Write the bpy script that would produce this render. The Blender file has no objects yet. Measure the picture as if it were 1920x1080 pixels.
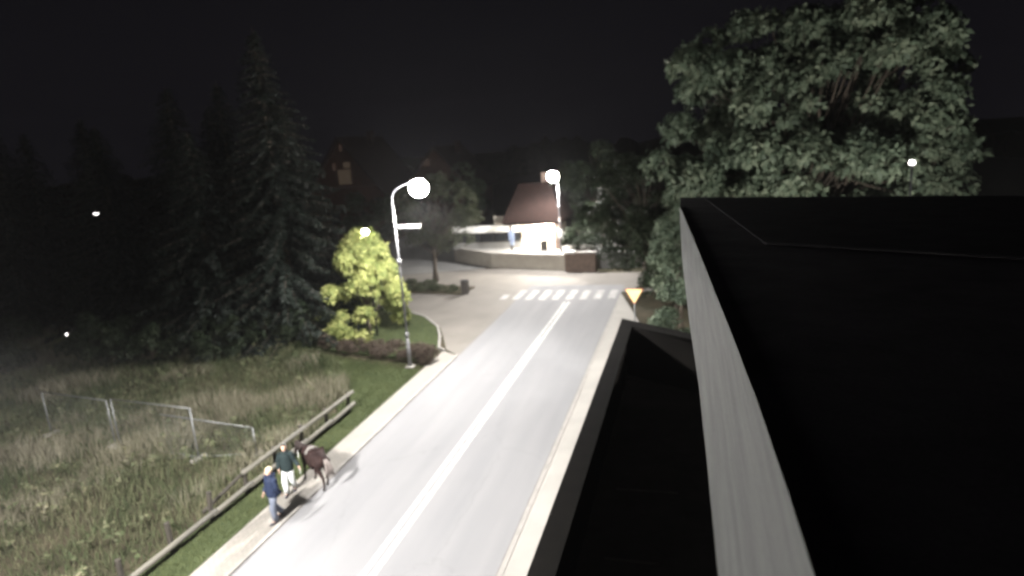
import bpy, bmesh, math, random
import numpy as np
from mathutils import Vector, Matrix
R_ = math.radians
random.seed(7)
rng = np.random.default_rng(11)
sc = bpy.context.scene
COL = sc.collection

# ------------------------------------------------------------------ camera
F_PX, H = 1216.0, 10.5
def _n(v): return v / np.linalg.norm(v)
_D = _n(np.array([390, 5460, F_PX])); _Y = np.array([337, -295, F_PX]); _Y = _n(_Y - _D * (_Y @ _D))
_Z = -_D; _X = _n(np.cross(_Y, _Z))
RW = np.stack([_X, _Y, _Z])                       # world = RW @ (right, down, forward)
cam_d = bpy.data.cameras.new('camera'); cam = bpy.data.objects.new('camera', cam_d); COL.objects.link(cam)
cam_d.sensor_width = 36.0; cam_d.lens = 36.0 * F_PX / 1920.0
cam_d.clip_start = 0.05; cam_d.clip_end = 2000
r_, d_, f_ = RW[:, 0], RW[:, 1], RW[:, 2]
M4 = Matrix(((r_[0], -d_[0], -f_[0], 0), (r_[1], -d_[1], -f_[1], 0), (r_[2], -d_[2], -f_[2], H), (0, 0, 0, 1)))
cam.matrix_world = M4
sc.camera = cam
# cheap webcam lens: focused close by, wide open, so the street is a little soft
cam_d.dof.use_dof = True; cam_d.dof.focus_distance = 6.0
APERTURE = 0.030; cam_d.dof.aperture_fstop = (cam_d.lens / 1000.0) / APERTURE
def g(px, py, z=0.0):
    """pixel of the 1920x1080 photograph -> point on the level z"""
    r = RW @ np.array([px - 960, py - 540, F_PX]); t = (z - H) / r[2]
    return (r[0] * t, r[1] * t, z)

# ------------------------------------------------------------------ world, exposure
w = bpy.data.worlds.new('World'); sc.world = w; w.use_nodes = True
nt = w.node_tree; nt.nodes.clear()
sky = nt.nodes.new('ShaderNodeTexSky'); sky.sky_type = 'NISHITA'; sky.sun_disc = False
sky.sun_elevation = R_(-9); sky.sun_rotation = R_(200)
night = nt.nodes.new('ShaderNodeBackground'); night.inputs[0].default_value = (0.80, 0.72, 1.0, 1); night.inputs[1].default_value = 0.0012
bg = nt.nodes.new('ShaderNodeBackground'); bg.inputs[1].default_value = 0.01
add = nt.nodes.new('ShaderNodeAddShader'); out = nt.nodes.new('ShaderNodeOutputWorld')
nt.links.new(sky.outputs[0], bg.inputs[0]); nt.links.new(bg.outputs[0], add.inputs[0])
nt.links.new(night.outputs[0], add.inputs[1]); nt.links.new(add.outputs[0], out.inputs[0])
sc.view_settings.view_transform = 'Standard'; sc.view_settings.look = 'None'
sc.view_settings.exposure = 2.0; sc.view_settings.gamma = 1.0
sc.cycles.filter_width = 2.4
sc.cycles.max_bounces = 6; sc.cycles.diffuse_bounces = 3; sc.cycles.transparent_max_bounces = 6
sc.cycles.volume_bounces = 0
sc.cycles.use_denoising = True
LAMP = dict(near=12200, main=7000, far=4600, lantern=1100, kiosk=1300, yard=2800)

# ------------------------------------------------------------------ materials
MATS = {}
MATTE = {'roof_bitumen', 'roof_dark', 'dark_render', 'coping_black', 'terrace_tile', 'brown_roof', 'timber', 'pony_coat', 'pony_hair', 'soil', 'lawn_soil', 'bin_dark', 'dark_jacket', 'navy_puffer'}
def ramp(nt, fac, stops):
    cr = nt.nodes.new('ShaderNodeValToRGB'); el = cr.color_ramp.elements
    while len(el) < len(stops): el.new(0.5)
    for e, (p, c) in zip(el, stops): e.position = p; e.color = (*c, 1)
    nt.links.new(fac, cr.inputs[0]); return cr.outputs[0]
def noise(nt, co, scale, detail=4, rough=0.6, dist=0.0):
    n = nt.nodes.new('ShaderNodeTexNoise'); n.inputs['Scale'].default_value = scale
    n.inputs['Detail'].default_value = detail; n.inputs['Roughness'].default_value = rough
    n.inputs['Distortion'].default_value = dist
    nt.links.new(co, n.inputs['Vector']); return n.outputs[0]
def mixc(nt, fac, a, b, mode='MIX'):
    m = nt.nodes.new('ShaderNodeMix'); m.data_type = 'RGBA'; m.blend_type = mode
    if isinstance(fac, float): m.inputs[0].default_value = fac
    else: nt.links.new(fac, m.inputs[0])
    for i, s in ((6, a), (7, b)):
        if isinstance(s, tuple): m.inputs[i].default_value = (*s, 1)
        else: nt.links.new(s, m.inputs[i])
    return m.outputs[2]
def mat(name, c1, c2=None, scale=3.0, rough=0.8, bump=0.0, bscale=None, fine=None, metal=0.0, stretch=None, spec=0.5):
    if name in MATS: return MATS[name]
    m = bpy.data.materials.new(name); m.use_nodes = True; nt = m.node_tree
    b = nt.nodes['Principled BSDF']; b.inputs['Roughness'].default_value = rough; b.inputs['Metallic'].default_value = metal; b.inputs['Specular IOR Level'].default_value = 0.06 if name in MATTE else spec
    tc = nt.nodes.new('ShaderNodeTexCoord'); co = tc.outputs['Object']
    if stretch:
        mp = nt.nodes.new('ShaderNodeMapping'); mp.inputs['Scale'].default_value = stretch
        nt.links.new(co, mp.inputs[0]); co = mp.outputs[0]
    if c2 is None: c2 = tuple(x * 0.75 for x in c1)
    col = ramp(nt, noise(nt, co, scale), [(0.32, c2), (0.68, c1)])
    if fine:
        col = mixc(nt, noise(nt, co, fine, 3, 0.8), col, mixc(nt, 0.55, col, (0, 0, 0)))
    nt.links.new(col, b.inputs['Base Color'])
    if bump:
        bp = nt.nodes.new('ShaderNodeBump'); bp.inputs['Strength'].default_value = bump; bp.inputs['Distance'].default_value = 0.02
        nt.links.new(noise(nt, co, bscale or scale * 8, 5, 0.7), bp.inputs['Height']); nt.links.new(bp.outputs[0], b.inputs['Normal'])
    MATS[name] = m; return m
def leafmat(name, cols, trans=0.35, patch=0.35, rough=0.55):
    if name in MATS: return MATS[name]
    m = bpy.data.materials.new(name); m.use_nodes = True; nt = m.node_tree
    b = nt.nodes['Principled BSDF']; b.inputs['Roughness'].default_value = rough; b.inputs['Specular IOR Level'].default_value = 0.15
    ge = nt.nodes.new('ShaderNodeNewGeometry'); tc = nt.nodes.new('ShaderNodeTexCoord')
    n = noise(nt, tc.outputs['Object'], patch, 3)
    ma = nt.nodes.new('ShaderNodeMath'); ma.operation = 'MULTIPLY_ADD'; ma.inputs[1].default_value = 0.55
    nt.links.new(ge.outputs['Random Per Island'], ma.inputs[0])
    mb = nt.nodes.new('ShaderNodeMath'); mb.operation = 'MULTIPLY_ADD'; mb.inputs[1].default_value = 1.4; mb.inputs[2].default_value = -0.48
    nt.links.new(n, mb.inputs[0]); nt.links.new(mb.outputs[0], ma.inputs[2])
    col = ramp(nt, ma.outputs[0], [(i / (len(cols) - 1), c) for i, c in enumerate(cols)])
    nt.links.new(col, b.inputs['Base Color'])
    t = nt.nodes.new('ShaderNodeBsdfTranslucent'); nt.links.new(col, t.inputs[0])
    mx = nt.nodes.new('ShaderNodeMixShader'); mx.inputs[0].default_value = trans
    o = nt.nodes['Material Output']
    nt.links.new(b.outputs[0], mx.inputs[1]); nt.links.new(t.outputs[0], mx.inputs[2]); nt.links.new(mx.outputs[0], o.inputs[0])
    MATS[name] = m; return m
def emit(name, c, s):
    m = bpy.data.materials.new(name); m.use_nodes = True; nt = m.node_tree; nt.nodes.clear()
    e = nt.nodes.new('ShaderNodeEmission'); e.inputs[0].default_value = (*c, 1); e.inputs[1].default_value = s
    o = nt.nodes.new('ShaderNodeOutputMaterial'); nt.links.new(e.outputs[0], o.inputs[0]); MATS[name] = m; return m

def asphalt():
    m = bpy.data.materials.new('asphalt'); m.use_nodes = True; nt = m.node_tree; b = nt.nodes['Principled BSDF']
    tc = nt.nodes.new('ShaderNodeTexCoord'); co = tc.outputs['Object']
    mp = nt.nodes.new('ShaderNodeMapping'); mp.inputs['Scale'].default_value = (1.0, 0.07, 1); nt.links.new(co, mp.inputs[0])
    streak = noise(nt, mp.outputs[0], 1.3, 4, 0.55)                 # wheel tracks running with the road
    patch = noise(nt, co, 0.35, 4, 0.6, 0.6)
    col = ramp(nt, streak, [(0.25, (0.215, 0.217, 0.224)), (0.75, (0.262, 0.261, 0.264))])
    col = mixc(nt, patch, mixc(nt, 0.22, col, (0.12, 0.12, 0.13)), col)
    grit = noise(nt, co, 55, 2, 0.9)
    col = mixc(nt, grit, mixc(nt, 0.3, col, (0.03, 0.03, 0.03)), col)
    vo = nt.nodes.new('ShaderNodeTexVoronoi'); vo.feature = 'DISTANCE_TO_EDGE'; vo.inputs['Scale'].default_value = 0.23
    wn = nt.nodes.new('ShaderNodeMapping'); wn.inputs['Scale'].default_value = (1.0, 0.55, 1); nt.links.new(co, wn.inputs[0])
    nd = nt.nodes.new('ShaderNodeTexNoise'); nd.inputs['Scale'].default_value = 2.5; nt.links.new(co, nd.inputs['Vector'])
    va = nt.nodes.new('ShaderNodeVectorMath'); va.operation = 'MULTIPLY_ADD'; va.inputs[1].default_value = (0.5, 0.5, 0)
    nt.links.new(nd.outputs['Color'], va.inputs[0]); nt.links.new(wn.outputs[0], va.inputs[2]); nt.links.new(va.outputs[0], vo.inputs['Vector'])
    crack = ramp(nt, vo.outputs['Distance'], [(0.0, (1, 1, 1)), (0.006, (0, 0, 0))])
    col = mixc(nt, mixc(nt, 0.85, crack, (0, 0, 0)), col, (0.08, 0.08, 0.08))
    nt.links.new(col, b.inputs['Base Color']); b.inputs['Roughness'].default_value = 0.95; b.inputs['Specular IOR Level'].default_value = 0.15
    bp = nt.nodes.new('ShaderNodeBump'); bp.inputs['Strength'].default_value = 0.35; bp.inputs['Distance'].default_value = 0.01
    nt.links.new(grit, bp.inputs['Height']); nt.links.new(bp.outputs[0], b.inputs['Normal'])
    MATS['asphalt'] = m; return m
asphalt()
def paving(name, c1, c2, mortar, bw, bh):
    m = bpy.data.materials.new(name); m.use_nodes = True; nt = m.node_tree; b = nt.nodes['Principled BSDF']
    tc = nt.nodes.new('ShaderNodeTexCoord'); co = tc.outputs['Object']
    br = nt.nodes.new('ShaderNodeTexBrick'); br.inputs['Scale'].default_value = 1.0
    br.inputs['Brick Width'].default_value = bw; br.inputs['Row Height'].default_value = bh; br.inputs['Mortar Size'].default_value = 0.006
    br.inputs['Color1'].default_value = (*c1, 1); br.inputs['Color2'].default_value = (*c2, 1); br.inputs['Mortar'].default_value = (*mortar, 1)
    nt.links.new(co, br.inputs['Vector'])
    n = noise(nt, co, 0.8, 4)
    col = mixc(nt, n, mixc(nt, 0.35, br.outputs[0], (0.06, 0.055, 0.05)), br.outputs[0])
    nt.links.new(col, b.inputs['Base Color']); b.inputs['Roughness'].default_value = 0.85
    bp = nt.nodes.new('ShaderNodeBump'); bp.inputs['Strength'].default_value = 0.4; bp.inputs['Distance'].default_value = 0.008; bp.invert = True
    nt.links.new(br.outputs['Fac'], bp.inputs['Height']); nt.links.new(bp.outputs[0], b.inputs['Normal'])
    MATS[name] = m; return m
paving('pavers', (0.29, 0.27, 0.24), (0.255, 0.24, 0.215), (0.13, 0.12, 0.10), 0.2, 0.1)
paving('plaza_paving', (0.20, 0.20, 0.195), (0.17, 0.17, 0.165), (0.10, 0.10, 0.09), 0.4, 0.4)
mat('side_asphalt', (0.235, 0.215, 0.19), (0.18, 0.165, 0.145), 0.5, 0.85, 0.3, 40, fine=45)
mat('line_paint', (0.56, 0.56, 0.545), (0.36, 0.36, 0.35), 3.0, 0.8, fine=16)
mat('zebra_paint', (0.50, 0.485, 0.47), (0.25, 0.245, 0.24), 1.4, 0.8, fine=14)
mat('kerb_stone', (0.28, 0.265, 0.245), (0.21, 0.20, 0.185), 2.5, 0.85, 0.3, 30)
mat('footway_concrete', (0.31, 0.295, 0.27), (0.26, 0.25, 0.23), 0.7, 0.95)
mat('seam', (0.11, 0.10, 0.095), (0.15, 0.14, 0.13), 1.5, 0.95)
mat('soil', (0.060, 0.050, 0.034), (0.030, 0.030, 0.018), 0.8, 0.95, 0.6, 9)
mat('lawn_soil', (0.055, 0.068, 0.032), (0.034, 0.044, 0.020), 0.9, 0.95, 0.5, 25)
mat('wood_rail', (0.14, 0.132, 0.108), (0.088, 0.082, 0.068), 3.0, 0.8, 0.5, 20, stretch=(6, 0.6, 6))
mat('wood_post', (0.050, 0.042, 0.032), (0.022, 0.019, 0.015), 5.0, 0.85, 0.5, 30, stretch=(6, 6, 1))
mat('galvanised', (0.17, 0.175, 0.175), (0.12, 0.125, 0.125), 9, 0.45, metal=0.4)
mat('lamp_paint', (0.17, 0.17, 0.175), (0.12, 0.12, 0.125), 6, 0.4, metal=0.3)
mat('black_paint', (0.018, 0.018, 0.02), (0.010, 0.010, 0.011), 6, 0.5)
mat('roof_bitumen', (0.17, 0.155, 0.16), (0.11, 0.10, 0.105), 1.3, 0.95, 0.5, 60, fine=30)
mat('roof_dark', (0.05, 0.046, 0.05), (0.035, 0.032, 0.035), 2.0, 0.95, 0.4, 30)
mat('flashing', (0.50, 0.51, 0.49), (0.37, 0.38, 0.365), 1.6, 0.75, 0.35, 30, fine=40, stretch=(14, 0.25, 14))
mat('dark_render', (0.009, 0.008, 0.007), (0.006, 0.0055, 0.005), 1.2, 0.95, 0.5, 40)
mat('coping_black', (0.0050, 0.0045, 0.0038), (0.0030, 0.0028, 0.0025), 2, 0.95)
mat('terrace_tile', (0.13, 0.12, 0.115), (0.085, 0.08, 0.078), 1.0, 0.95, 0.4, 30, fine=40)
mat('pale_strip', (0.16, 0.15, 0.135), (0.11, 0.10, 0.09), 3, 0.7)
mat('wall_plaster', (0.42, 0.385, 0.33), (0.34, 0.31, 0.265), 1.5, 0.9, 0.3, 30)
mat('stone_wall', (0.24, 0.22, 0.19), (0.13, 0.12, 0.105), 2.2, 0.9, 0.6, 8)
mat('brick_pier', (0.17, 0.12, 0.095), (0.10, 0.075, 0.06), 3.0, 0.9, 0.6, 12)
mat('cream_wall', (0.62, 0.55, 0.46), (0.52, 0.46, 0.38), 1.5, 0.85)
mat('brown_roof', (0.017, 0.010, 0.0085), (0.011, 0.007, 0.006), 3, 0.85, 0.6, 12)
mat('timber', (0.045, 0.022, 0.014), (0.026, 0.013, 0.009), 2.0, 0.8, 0.5, 10, stretch=(1, 1, 6))
mat('white_paint', (0.68, 0.68, 0.66), (0.55, 0.55, 0.53), 3, 0.6)
mat('blue_sign', (0.30, 0.36, 0.50), (0.24, 0.30, 0.44), 3, 0.5)
mat('dark_glass', (0.02, 0.022, 0.025), (0.014, 0.015, 0.017), 2, 0.12)
mat('sign_yellow', (0.86, 0.72, 0.34), (0.80, 0.66, 0.30), 3, 0.45)
mat('sign_red', (0.45, 0.035, 0.02), (0.38, 0.03, 0.02), 3, 0.45)
mat('bark', (0.075, 0.058, 0.042), (0.035, 0.028, 0.020), 4, 0.95, 0.8, 10, stretch=(3, 3, 0.6))
mat('bin_dark', (0.045, 0.040, 0.035), (0.028, 0.026, 0.024), 6, 0.7)
mat('skin', (0.50, 0.33, 0.25), (0.45, 0.29, 0.21), 8, 0.6)
mat('navy_puffer', (0.022, 0.030, 0.058), (0.012, 0.017, 0.034), 7, 0.55, 0.4, 14)
mat('dark_jacket', (0.022, 0.032, 0.033), (0.012, 0.018, 0.019), 7, 0.7, 0.4, 14)
mat('jeans', (0.115, 0.13, 0.165), (0.075, 0.088, 0.12), 9, 0.9, 0.4, 20)
mat('white_trousers', (0.66, 0.68, 0.67), (0.50, 0.52, 0.53), 7, 0.9, 0.4, 12)
mat('blond_hair', (0.62, 0.52, 0.36), (0.46, 0.37, 0.23), 14, 0.6, 0.5, 40)
mat('dark_hair', (0.016, 0.012, 0.010), (0.008, 0.007, 0.006), 14, 0.5, 0.5, 40)
mat('white_wool', (0.74, 0.74, 0.70), (0.60, 0.60, 0.57), 14, 0.9, 0.5, 40)
mat('shoe', (0.05, 0.045, 0.06), (0.03, 0.028, 0.035), 14, 0.7)
mat('lip', (0.30, 0.10, 0.09), (0.25, 0.08, 0.07), 14, 0.5)
mat('pony_coat', (0.034, 0.021, 0.019), (0.016, 0.010, 0.0095), 2.2, 0.7, 0.3, 40)
mat('pony_hair', (0.05, 0.04, 0.038), (0.018, 0.014, 0.013), 9, 0.7, 0.5, 40)
mat('pony_tail', (0.22, 0.19, 0.175), (0.12, 0.10, 0.09), 9, 0.8, 0.5, 40)
mat('hoof', (0.03, 0.027, 0.024), (0.02, 0.018, 0.016), 9, 0.6)
mat('saddle_cloth', (0.16, 0.15, 0.14), (0.11, 0.105, 0.095), 9, 0.9)
leafmat('leaf_broad', [(0.034, 0.050, 0.034), (0.078, 0.104, 0.070), (0.125, 0.154, 0.105), (0.19, 0.213, 0.147)], 0.25, 0.5)
leafmat('leaf_dark', [(0.010, 0.017, 0.009), (0.022, 0.032, 0.017), (0.042, 0.047, 0.028)], 0.2, 0.6)
leafmat('leaf_square', [(0.030, 0.040, 0.020), (0.060, 0.070, 0.040), (0.095, 0.095, 0.060)], 0.25, 0.6)
leafmat('leaf_yellow', [(0.085, 0.115, 0.036), (0.20, 0.235, 0.078), (0.34, 0.36, 0.13), (0.46, 0.46, 0.20)], 0.4, 0.8)
leafmat('leaf_brown', [(0.028, 0.019, 0.016), (0.058, 0.043, 0.034), (0.10, 0.078, 0.060), (0.085, 0.082, 0.052)], 0.25, 1.2)
leafmat('needles', [(0.005, 0.0075, 0.006), (0.010, 0.0145, 0.011), (0.019, 0.024, 0.019)], 0.12, 0.5)
leafmat('meadow', [(0.034, 0.050, 0.024), (0.075, 0.094, 0.046), (0.135, 0.142, 0.080), (0.23, 0.21, 0.135)], 0.3, 0.45)
leafmat('dry_grass', [(0.12, 0.115, 0.078), (0.22, 0.205, 0.145), (0.36, 0.335, 0.26)], 0.3, 0.5)
leafmat('lawn', [(0.056, 0.072, 0.032), (0.095, 0.115, 0.050), (0.14, 0.152, 0.072)], 0.3, 0.7)
EM_LAMP = emit('lamp_glass', (1.0, 0.97, 0.95), 60)
EM_BRIGHT = emit('bright_lamp_glass', (1.0, 0.97, 0.95), 170)
EM_LANT = emit('lantern_glass', (1.0, 0.98, 0.80), 14)
EM_DIM = emit('far_lamp_glass', (1.0, 0.97, 0.92), 5.0)
EM_PORCH = emit('porch_lamp_glass', (1.0, 0.90, 0.74), 10)
EM_WIN = emit('window_glow', (1.0, 0.72, 0.48), 0.010)
EM_WIN2 = emit('window_glow_faint', (1.0, 0.62, 0.45), 0.008)

# ------------------------------------------------------------------ mesh helpers
class MB:
    def __init__(s): s.v = []; s.f = []
    def add(s, vs, fs):
        b = len(s.v); s.v += [tuple(map(float, p)) for p in vs]; s.f += [tuple(b + i for i in q) for q in fs]; return s
    def box(s, c, d, rz=0.0, top=None):
        x, y, z = (k / 2 for k in d); tx, ty = (x, y) if top is None else (top[0] / 2, top[1] / 2)
        P = [(-x, -y, -z), (x, -y, -z), (x, y, -z), (-x, y, -z), (-tx, -ty, z), (tx, -ty, z), (tx, ty, z), (-tx, ty, z)]
        ca, sa = math.cos(rz), math.sin(rz)
        return s.add([(c[0] + p[0] * ca - p[1] * sa, c[1] + p[0] * sa + p[1] * ca, c[2] + p[2]) for p in P],
                     [(0, 3, 2, 1), (4, 5, 6, 7), (0, 1, 5, 4), (1, 2, 6, 5), (2, 3, 7, 6), (3, 0, 4, 7)])
    def prism(s, poly, z0, z1):
        n = len(poly); zb = z0 if callable(z0) else (lambda x, y: z0); zt = z1 if callable(z1) else (lambda x, y: z1)
        vs = [(x, y, zb(x, y)) for x, y in poly] + [(x, y, zt(x, y)) for x, y in poly]
        return s.add(vs, [tuple(range(n))[::-1], tuple(range(n, 2 * n))] + [(i, (i + 1) % n, n + (i + 1) % n, n + i) for i in range(n)])
    def tube(s, pts, rad, n=8, caps=True, sq=None):
        pts = [Vector(p) for p in pts]; k = len(pts)
        if not hasattr(rad, '__len__'): rad = [rad] * k
        vs = []; up = Vector((0, 0, 1))
        for i, p in enumerate(pts):
            t = (pts[min(i + 1, k - 1)] - pts[max(i - 1, 0)]).normalized()
            if i == 0:
                a = t.cross(up)
                if a.length < 0.3: a = t.cross(Vector((0, 1, 0)))
            else: a = a - t * a.dot(t)
            a.normalize(); b = a.cross(t)
            for j in range(n):
                q = 2 * math.pi * j / n; ra = rad[i] if not sq else rad[i] * sq
                vs.append(p + a * math.cos(q) * rad[i] + b * math.sin(q) * ra)
        fs = [(i * n + j, i * n + (j + 1) % n, (i + 1) * n + (j + 1) % n, (i + 1) * n + j) for i in range(k - 1) for j in range(n)]
        if caps: fs += [tuple(range(n))[::-1], tuple((k - 1) * n + j for j in range(n))]
        return s.add(vs, fs)
    def loft(s, rings, n=16):
        """rings: (cx, cy, z, rx, ry)"""
        vs = []
        for cx, cy, z, rx, ry in rings:
            vs += [(cx + rx * math.cos(2 * math.pi * j / n), cy + ry * math.sin(2 * math.pi * j / n), z) for j in range(n)]
        k = len(rings)
        fs = [(i * n + j, i * n + (j + 1) % n, (i + 1) * n + (j + 1) % n, (i + 1) * n + j) for i in range(k - 1) for j in range(n)]
        return s.add(vs, fs + [tuple(range(n))[::-1], tuple((k - 1) * n + j for j in range(n))])
    def ball(s, c, r, nu=12, nv=8):
        rr = r if hasattr(r, '__len__') else (r, r, r)
        rings = [(c[0], c[1], c[2] - rr[2] * math.cos(math.pi * i / nv), max(1e-3, rr[0] * math.sin(math.pi * i / nv)), max(1e-3, rr[1] * math.sin(math.pi * i / nv))) for i in range(nv + 1)]
        return s.loft(rings, nu)
    def sheet(s, poly, z):
        zz = z if callable(z) else (lambda x, y: z)
        return s.add([(x, y, zz(x, y)) for x, y in poly], [tuple(range(len(poly)))])
    def build(s, name, m, parent=None, smooth=False, bevel=0.0, origin=None):
        me = bpy.data.meshes.new(name)
        o0 = np.array(origin if origin is not None else worldloc(parent))
        me.from_pydata([(p[0] - o0[0], p[1] - o0[1], p[2] - o0[2]) for p in s.v], [], s.f)
        if bevel or smooth:
            bm = bmesh.new(); bm.from_mesh(me)
            if bevel: bmesh.ops.bevel(bm, geom=bm.edges[:], offset=bevel, segments=2, affect='EDGES', clamp_overlap=True)
            for f in bm.faces: f.smooth = smooth
            bm.to_mesh(me); bm.free()
        me.materials.append(MATS[m] if isinstance(m, str) else m)
        o = bpy.data.objects.new(name, me); COL.objects.link(o)
        if parent is not None: o.parent = parent
        elif origin is not None: o.location = origin
        return o
def worldloc(o):
    v = np.zeros(3)
    while o is not None: v += np.array(o.location); o = o.parent
    return v
def tag(o, label=None, cat=None, group=None, kind=None):
    for k, v in (('label', label), ('category', cat), ('group', group), ('kind', kind)):
        if v: o[k] = v
    return o
def thing(name, loc, label, cat, group=None, rz=0.0):
    o = bpy.data.objects.new(name, None); COL.objects.link(o); o.location = loc; o.rotation_euler = (0, 0, rz)
    o.empty_display_size = 0.2
    return tag(o, label, cat, group)
def np_mesh(name, V, nper, m, parent=None, faces=None):
    """V: (N, k, 3) separate k-gons"""
    V = np.asarray(V, dtype=np.float32); N, k = V.shape[:2]
    me = bpy.data.meshes.new(name)
    me.vertices.add(N * k); me.vertices.foreach_set('co', (V.reshape(-1, 3) - worldloc(parent).astype(np.float32)).ravel())
    me.loops.add(N * k); me.loops.foreach_set('vertex_index', np.arange(N * k, dtype=np.int32))
    me.polygons.add(N); me.polygons.foreach_set('loop_start', np.arange(0, N * k, k, dtype=np.int32))
    me.update(calc_edges=True); me.validate()
    me.materials.append(MATS[m] if isinstance(m, str) else m)
    o = bpy.data.objects.new(name, me); COL.objects.link(o)
    if parent is not None: o.parent = parent
    return o
def photometry(l, back=0.4):
    """spread of a road luminaire: more light outwards than straight down, little upwards, less behind the pole"""
    l.use_nodes = True; nt = l.node_tree; em = nt.nodes['Emission']
    tc = nt.nodes.new('ShaderNodeTexCoord'); sx = nt.nodes.new('ShaderNodeSeparateXYZ'); nt.links.new(tc.outputs['Normal'], sx.inputs[0])
    neg = nt.nodes.new('ShaderNodeMath'); neg.operation = 'MULTIPLY_ADD'; neg.inputs[1].default_value = PH_SIGN * 0.5; neg.inputs[2].default_value = 0.5; nt.links.new(sx.outputs[2], neg.inputs[0])
    cr = nt.nodes.new('ShaderNodeValToRGB'); el = cr.color_ramp.elements
    st = [(0.0, 0.03), (0.49, 0.03), (0.55, 0.06), (0.60, 0.14), (0.64, 0.27), (0.69, 0.70), (0.745, 0.95), (0.85, 0.58), (0.93, 0.40), (1.0, 0.30)]
    while len(el) < len(st): el.new(0.5)
    for e, (p, v) in zip(el, st): e.position = p; e.color = (v, v, v, 1)
    nt.links.new(neg.outputs[0], cr.inputs[0])
    mr = nt.nodes.new('ShaderNodeMapRange'); mr.interpolation_type = 'SMOOTHSTEP'; mr.inputs[1].default_value = -0.75; mr.inputs[2].default_value = 0.05; mr.inputs[3].default_value = back; mr.inputs[4].default_value = 1.0
    nt.links.new(sx.outputs[0], mr.inputs[0])
    mu = nt.nodes.new('ShaderNodeMath'); mu.operation = 'MULTIPLY'; nt.links.new(cr.outputs[0], mu.inputs[0]); nt.links.new(mr.outputs[0], mu.inputs[1])
    nt.links.new(mu.outputs[0], em.inputs['Strength'])
PH_SIGN = -1
def point(name, loc, power, radius, col, parent=None, spot=None):
    l = bpy.data.lights.new(name, 'SPOT' if spot else 'POINT'); l.energy = power; l.color = col; l.shadow_soft_size = radius
    if spot: l.spot_size = R_(spot); l.spot_blend = 0.5
    o = bpy.data.objects.new(name, l); COL.objects.link(o)
    if parent is not None: o.parent = parent; o.location = Vector(loc) - Vector(worldloc(parent))
    else: o.location = loc
    return o

# ================================================================== SETTING
def struct(name, mb, m): o = mb.build(name, m); o['kind'] = 'structure'; return o
struct('ground', MB().sheet([(-700, -500), (700, -500), (700, 900), (-700, 900)], -0.02), 'soil')
road = struct('road', MB().sheet([(-11.75, -40), (-4.75, -40), (-4.75, 46.2), (-11.75, 46.2)], 0.0), 'asphalt')
# crossing street behind the zebra and the mouth of the side street on the left
fork = struct('side_street', MB().sheet([(-11.75, 34.2), (-11.75, 46.2), (-4.75, 46.2), (-4.75, 44.0), (12, 44.6), (60, 46), (60, 51), (-7, 50.6), (-12, 52.8),
     (-17.5, 52.9), (-28, 49.6), (-60, 46.8), (-60, 38.5), (-24, 40.6), (-19.6, 39.6), (-16.6, 37.4), (-14.7, 35.0), (-13.9, 33.4), (-12.8, 31.0), (-11.75, 30.0)], -0.004), 'side_asphalt')
struct('plaza', MB().sheet([(-60, 46.9), (-28, 49.7), (-17.6, 53.0), (-17.9, 55.2), (-23, 59.0), (-60, 61.5)], 0.0), 'plaza_paving')
struct('pavement', MB().prism([(-12.82, -40), (-11.89, -40), (-11.89, 30.0), (-12.82, 30.6)], -0.1, 0.032), 'pavers')
struct('kerb', MB().prism([(-11.89, -40), (-11.75, -40), (-11.75, 30.0), (-11.89, 30.1)], -0.1, 0.036), 'kerb_stone')
struct('footway', MB().prism([(-4.61, -40), (-2.95, -40), (-2.95, 36.0), (-4.61, 42.8)], -0.1, 0.10), 'footway_concrete')
struct('kerb_strip', MB().prism([(-4.75, -40), (-4.61, -40), (-4.61, 42.8), (-4.75, 43.0)], -0.1, 0.11), 'kerb_stone')
for x0, x1, y0, y1, h in ((-11.80, -11.70, -30, 40.0, 0.008), (-4.84, -4.745, -30, 33, 0.008)):
    m = MB(); y = y0                                # gutter seam of bitumen, uneven in width
    while y < y1:
        a = random.uniform(-0.02, 0.02); m.sheet([(-11.735 if x0 < -9 else x0 + 0.02 + a, y), ((x1 if x0 < -9 else x1) + a * 0.6, y), ((x1 if x0 < -9 else x1) - a * 0.4, y + 0.9), (-11.735 if x0 < -9 else x0 + 0.02, y + 0.9)], 0.004); y += 0.9
    o = m.build('gutter_seam', 'seam', road)
for x0, x1 in ((-8.30, -8.14), (-8.04, -7.86)):
    MB().sheet([(x0, -40), (x1, -40), (x1, 41.2), (x0, 41.2)], 0.004).build('centre_line', 'line_paint', road)
for i in range(9):
    x = -13.05 + i * 0.94
    dy = 0.35 * math.sin(i * 0.5); w_ = 0.5
    xx = MB().sheet([(x, 41.9 - dy * 0.5), (x + w_, 41.9 - dy * 0.5), (x + w_, 44.6 if i else 43.3), (x, 44.6 if i else 43.3)], 0.004)
    xx.build('crossing_stripe', 'zebra_paint', road)
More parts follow.
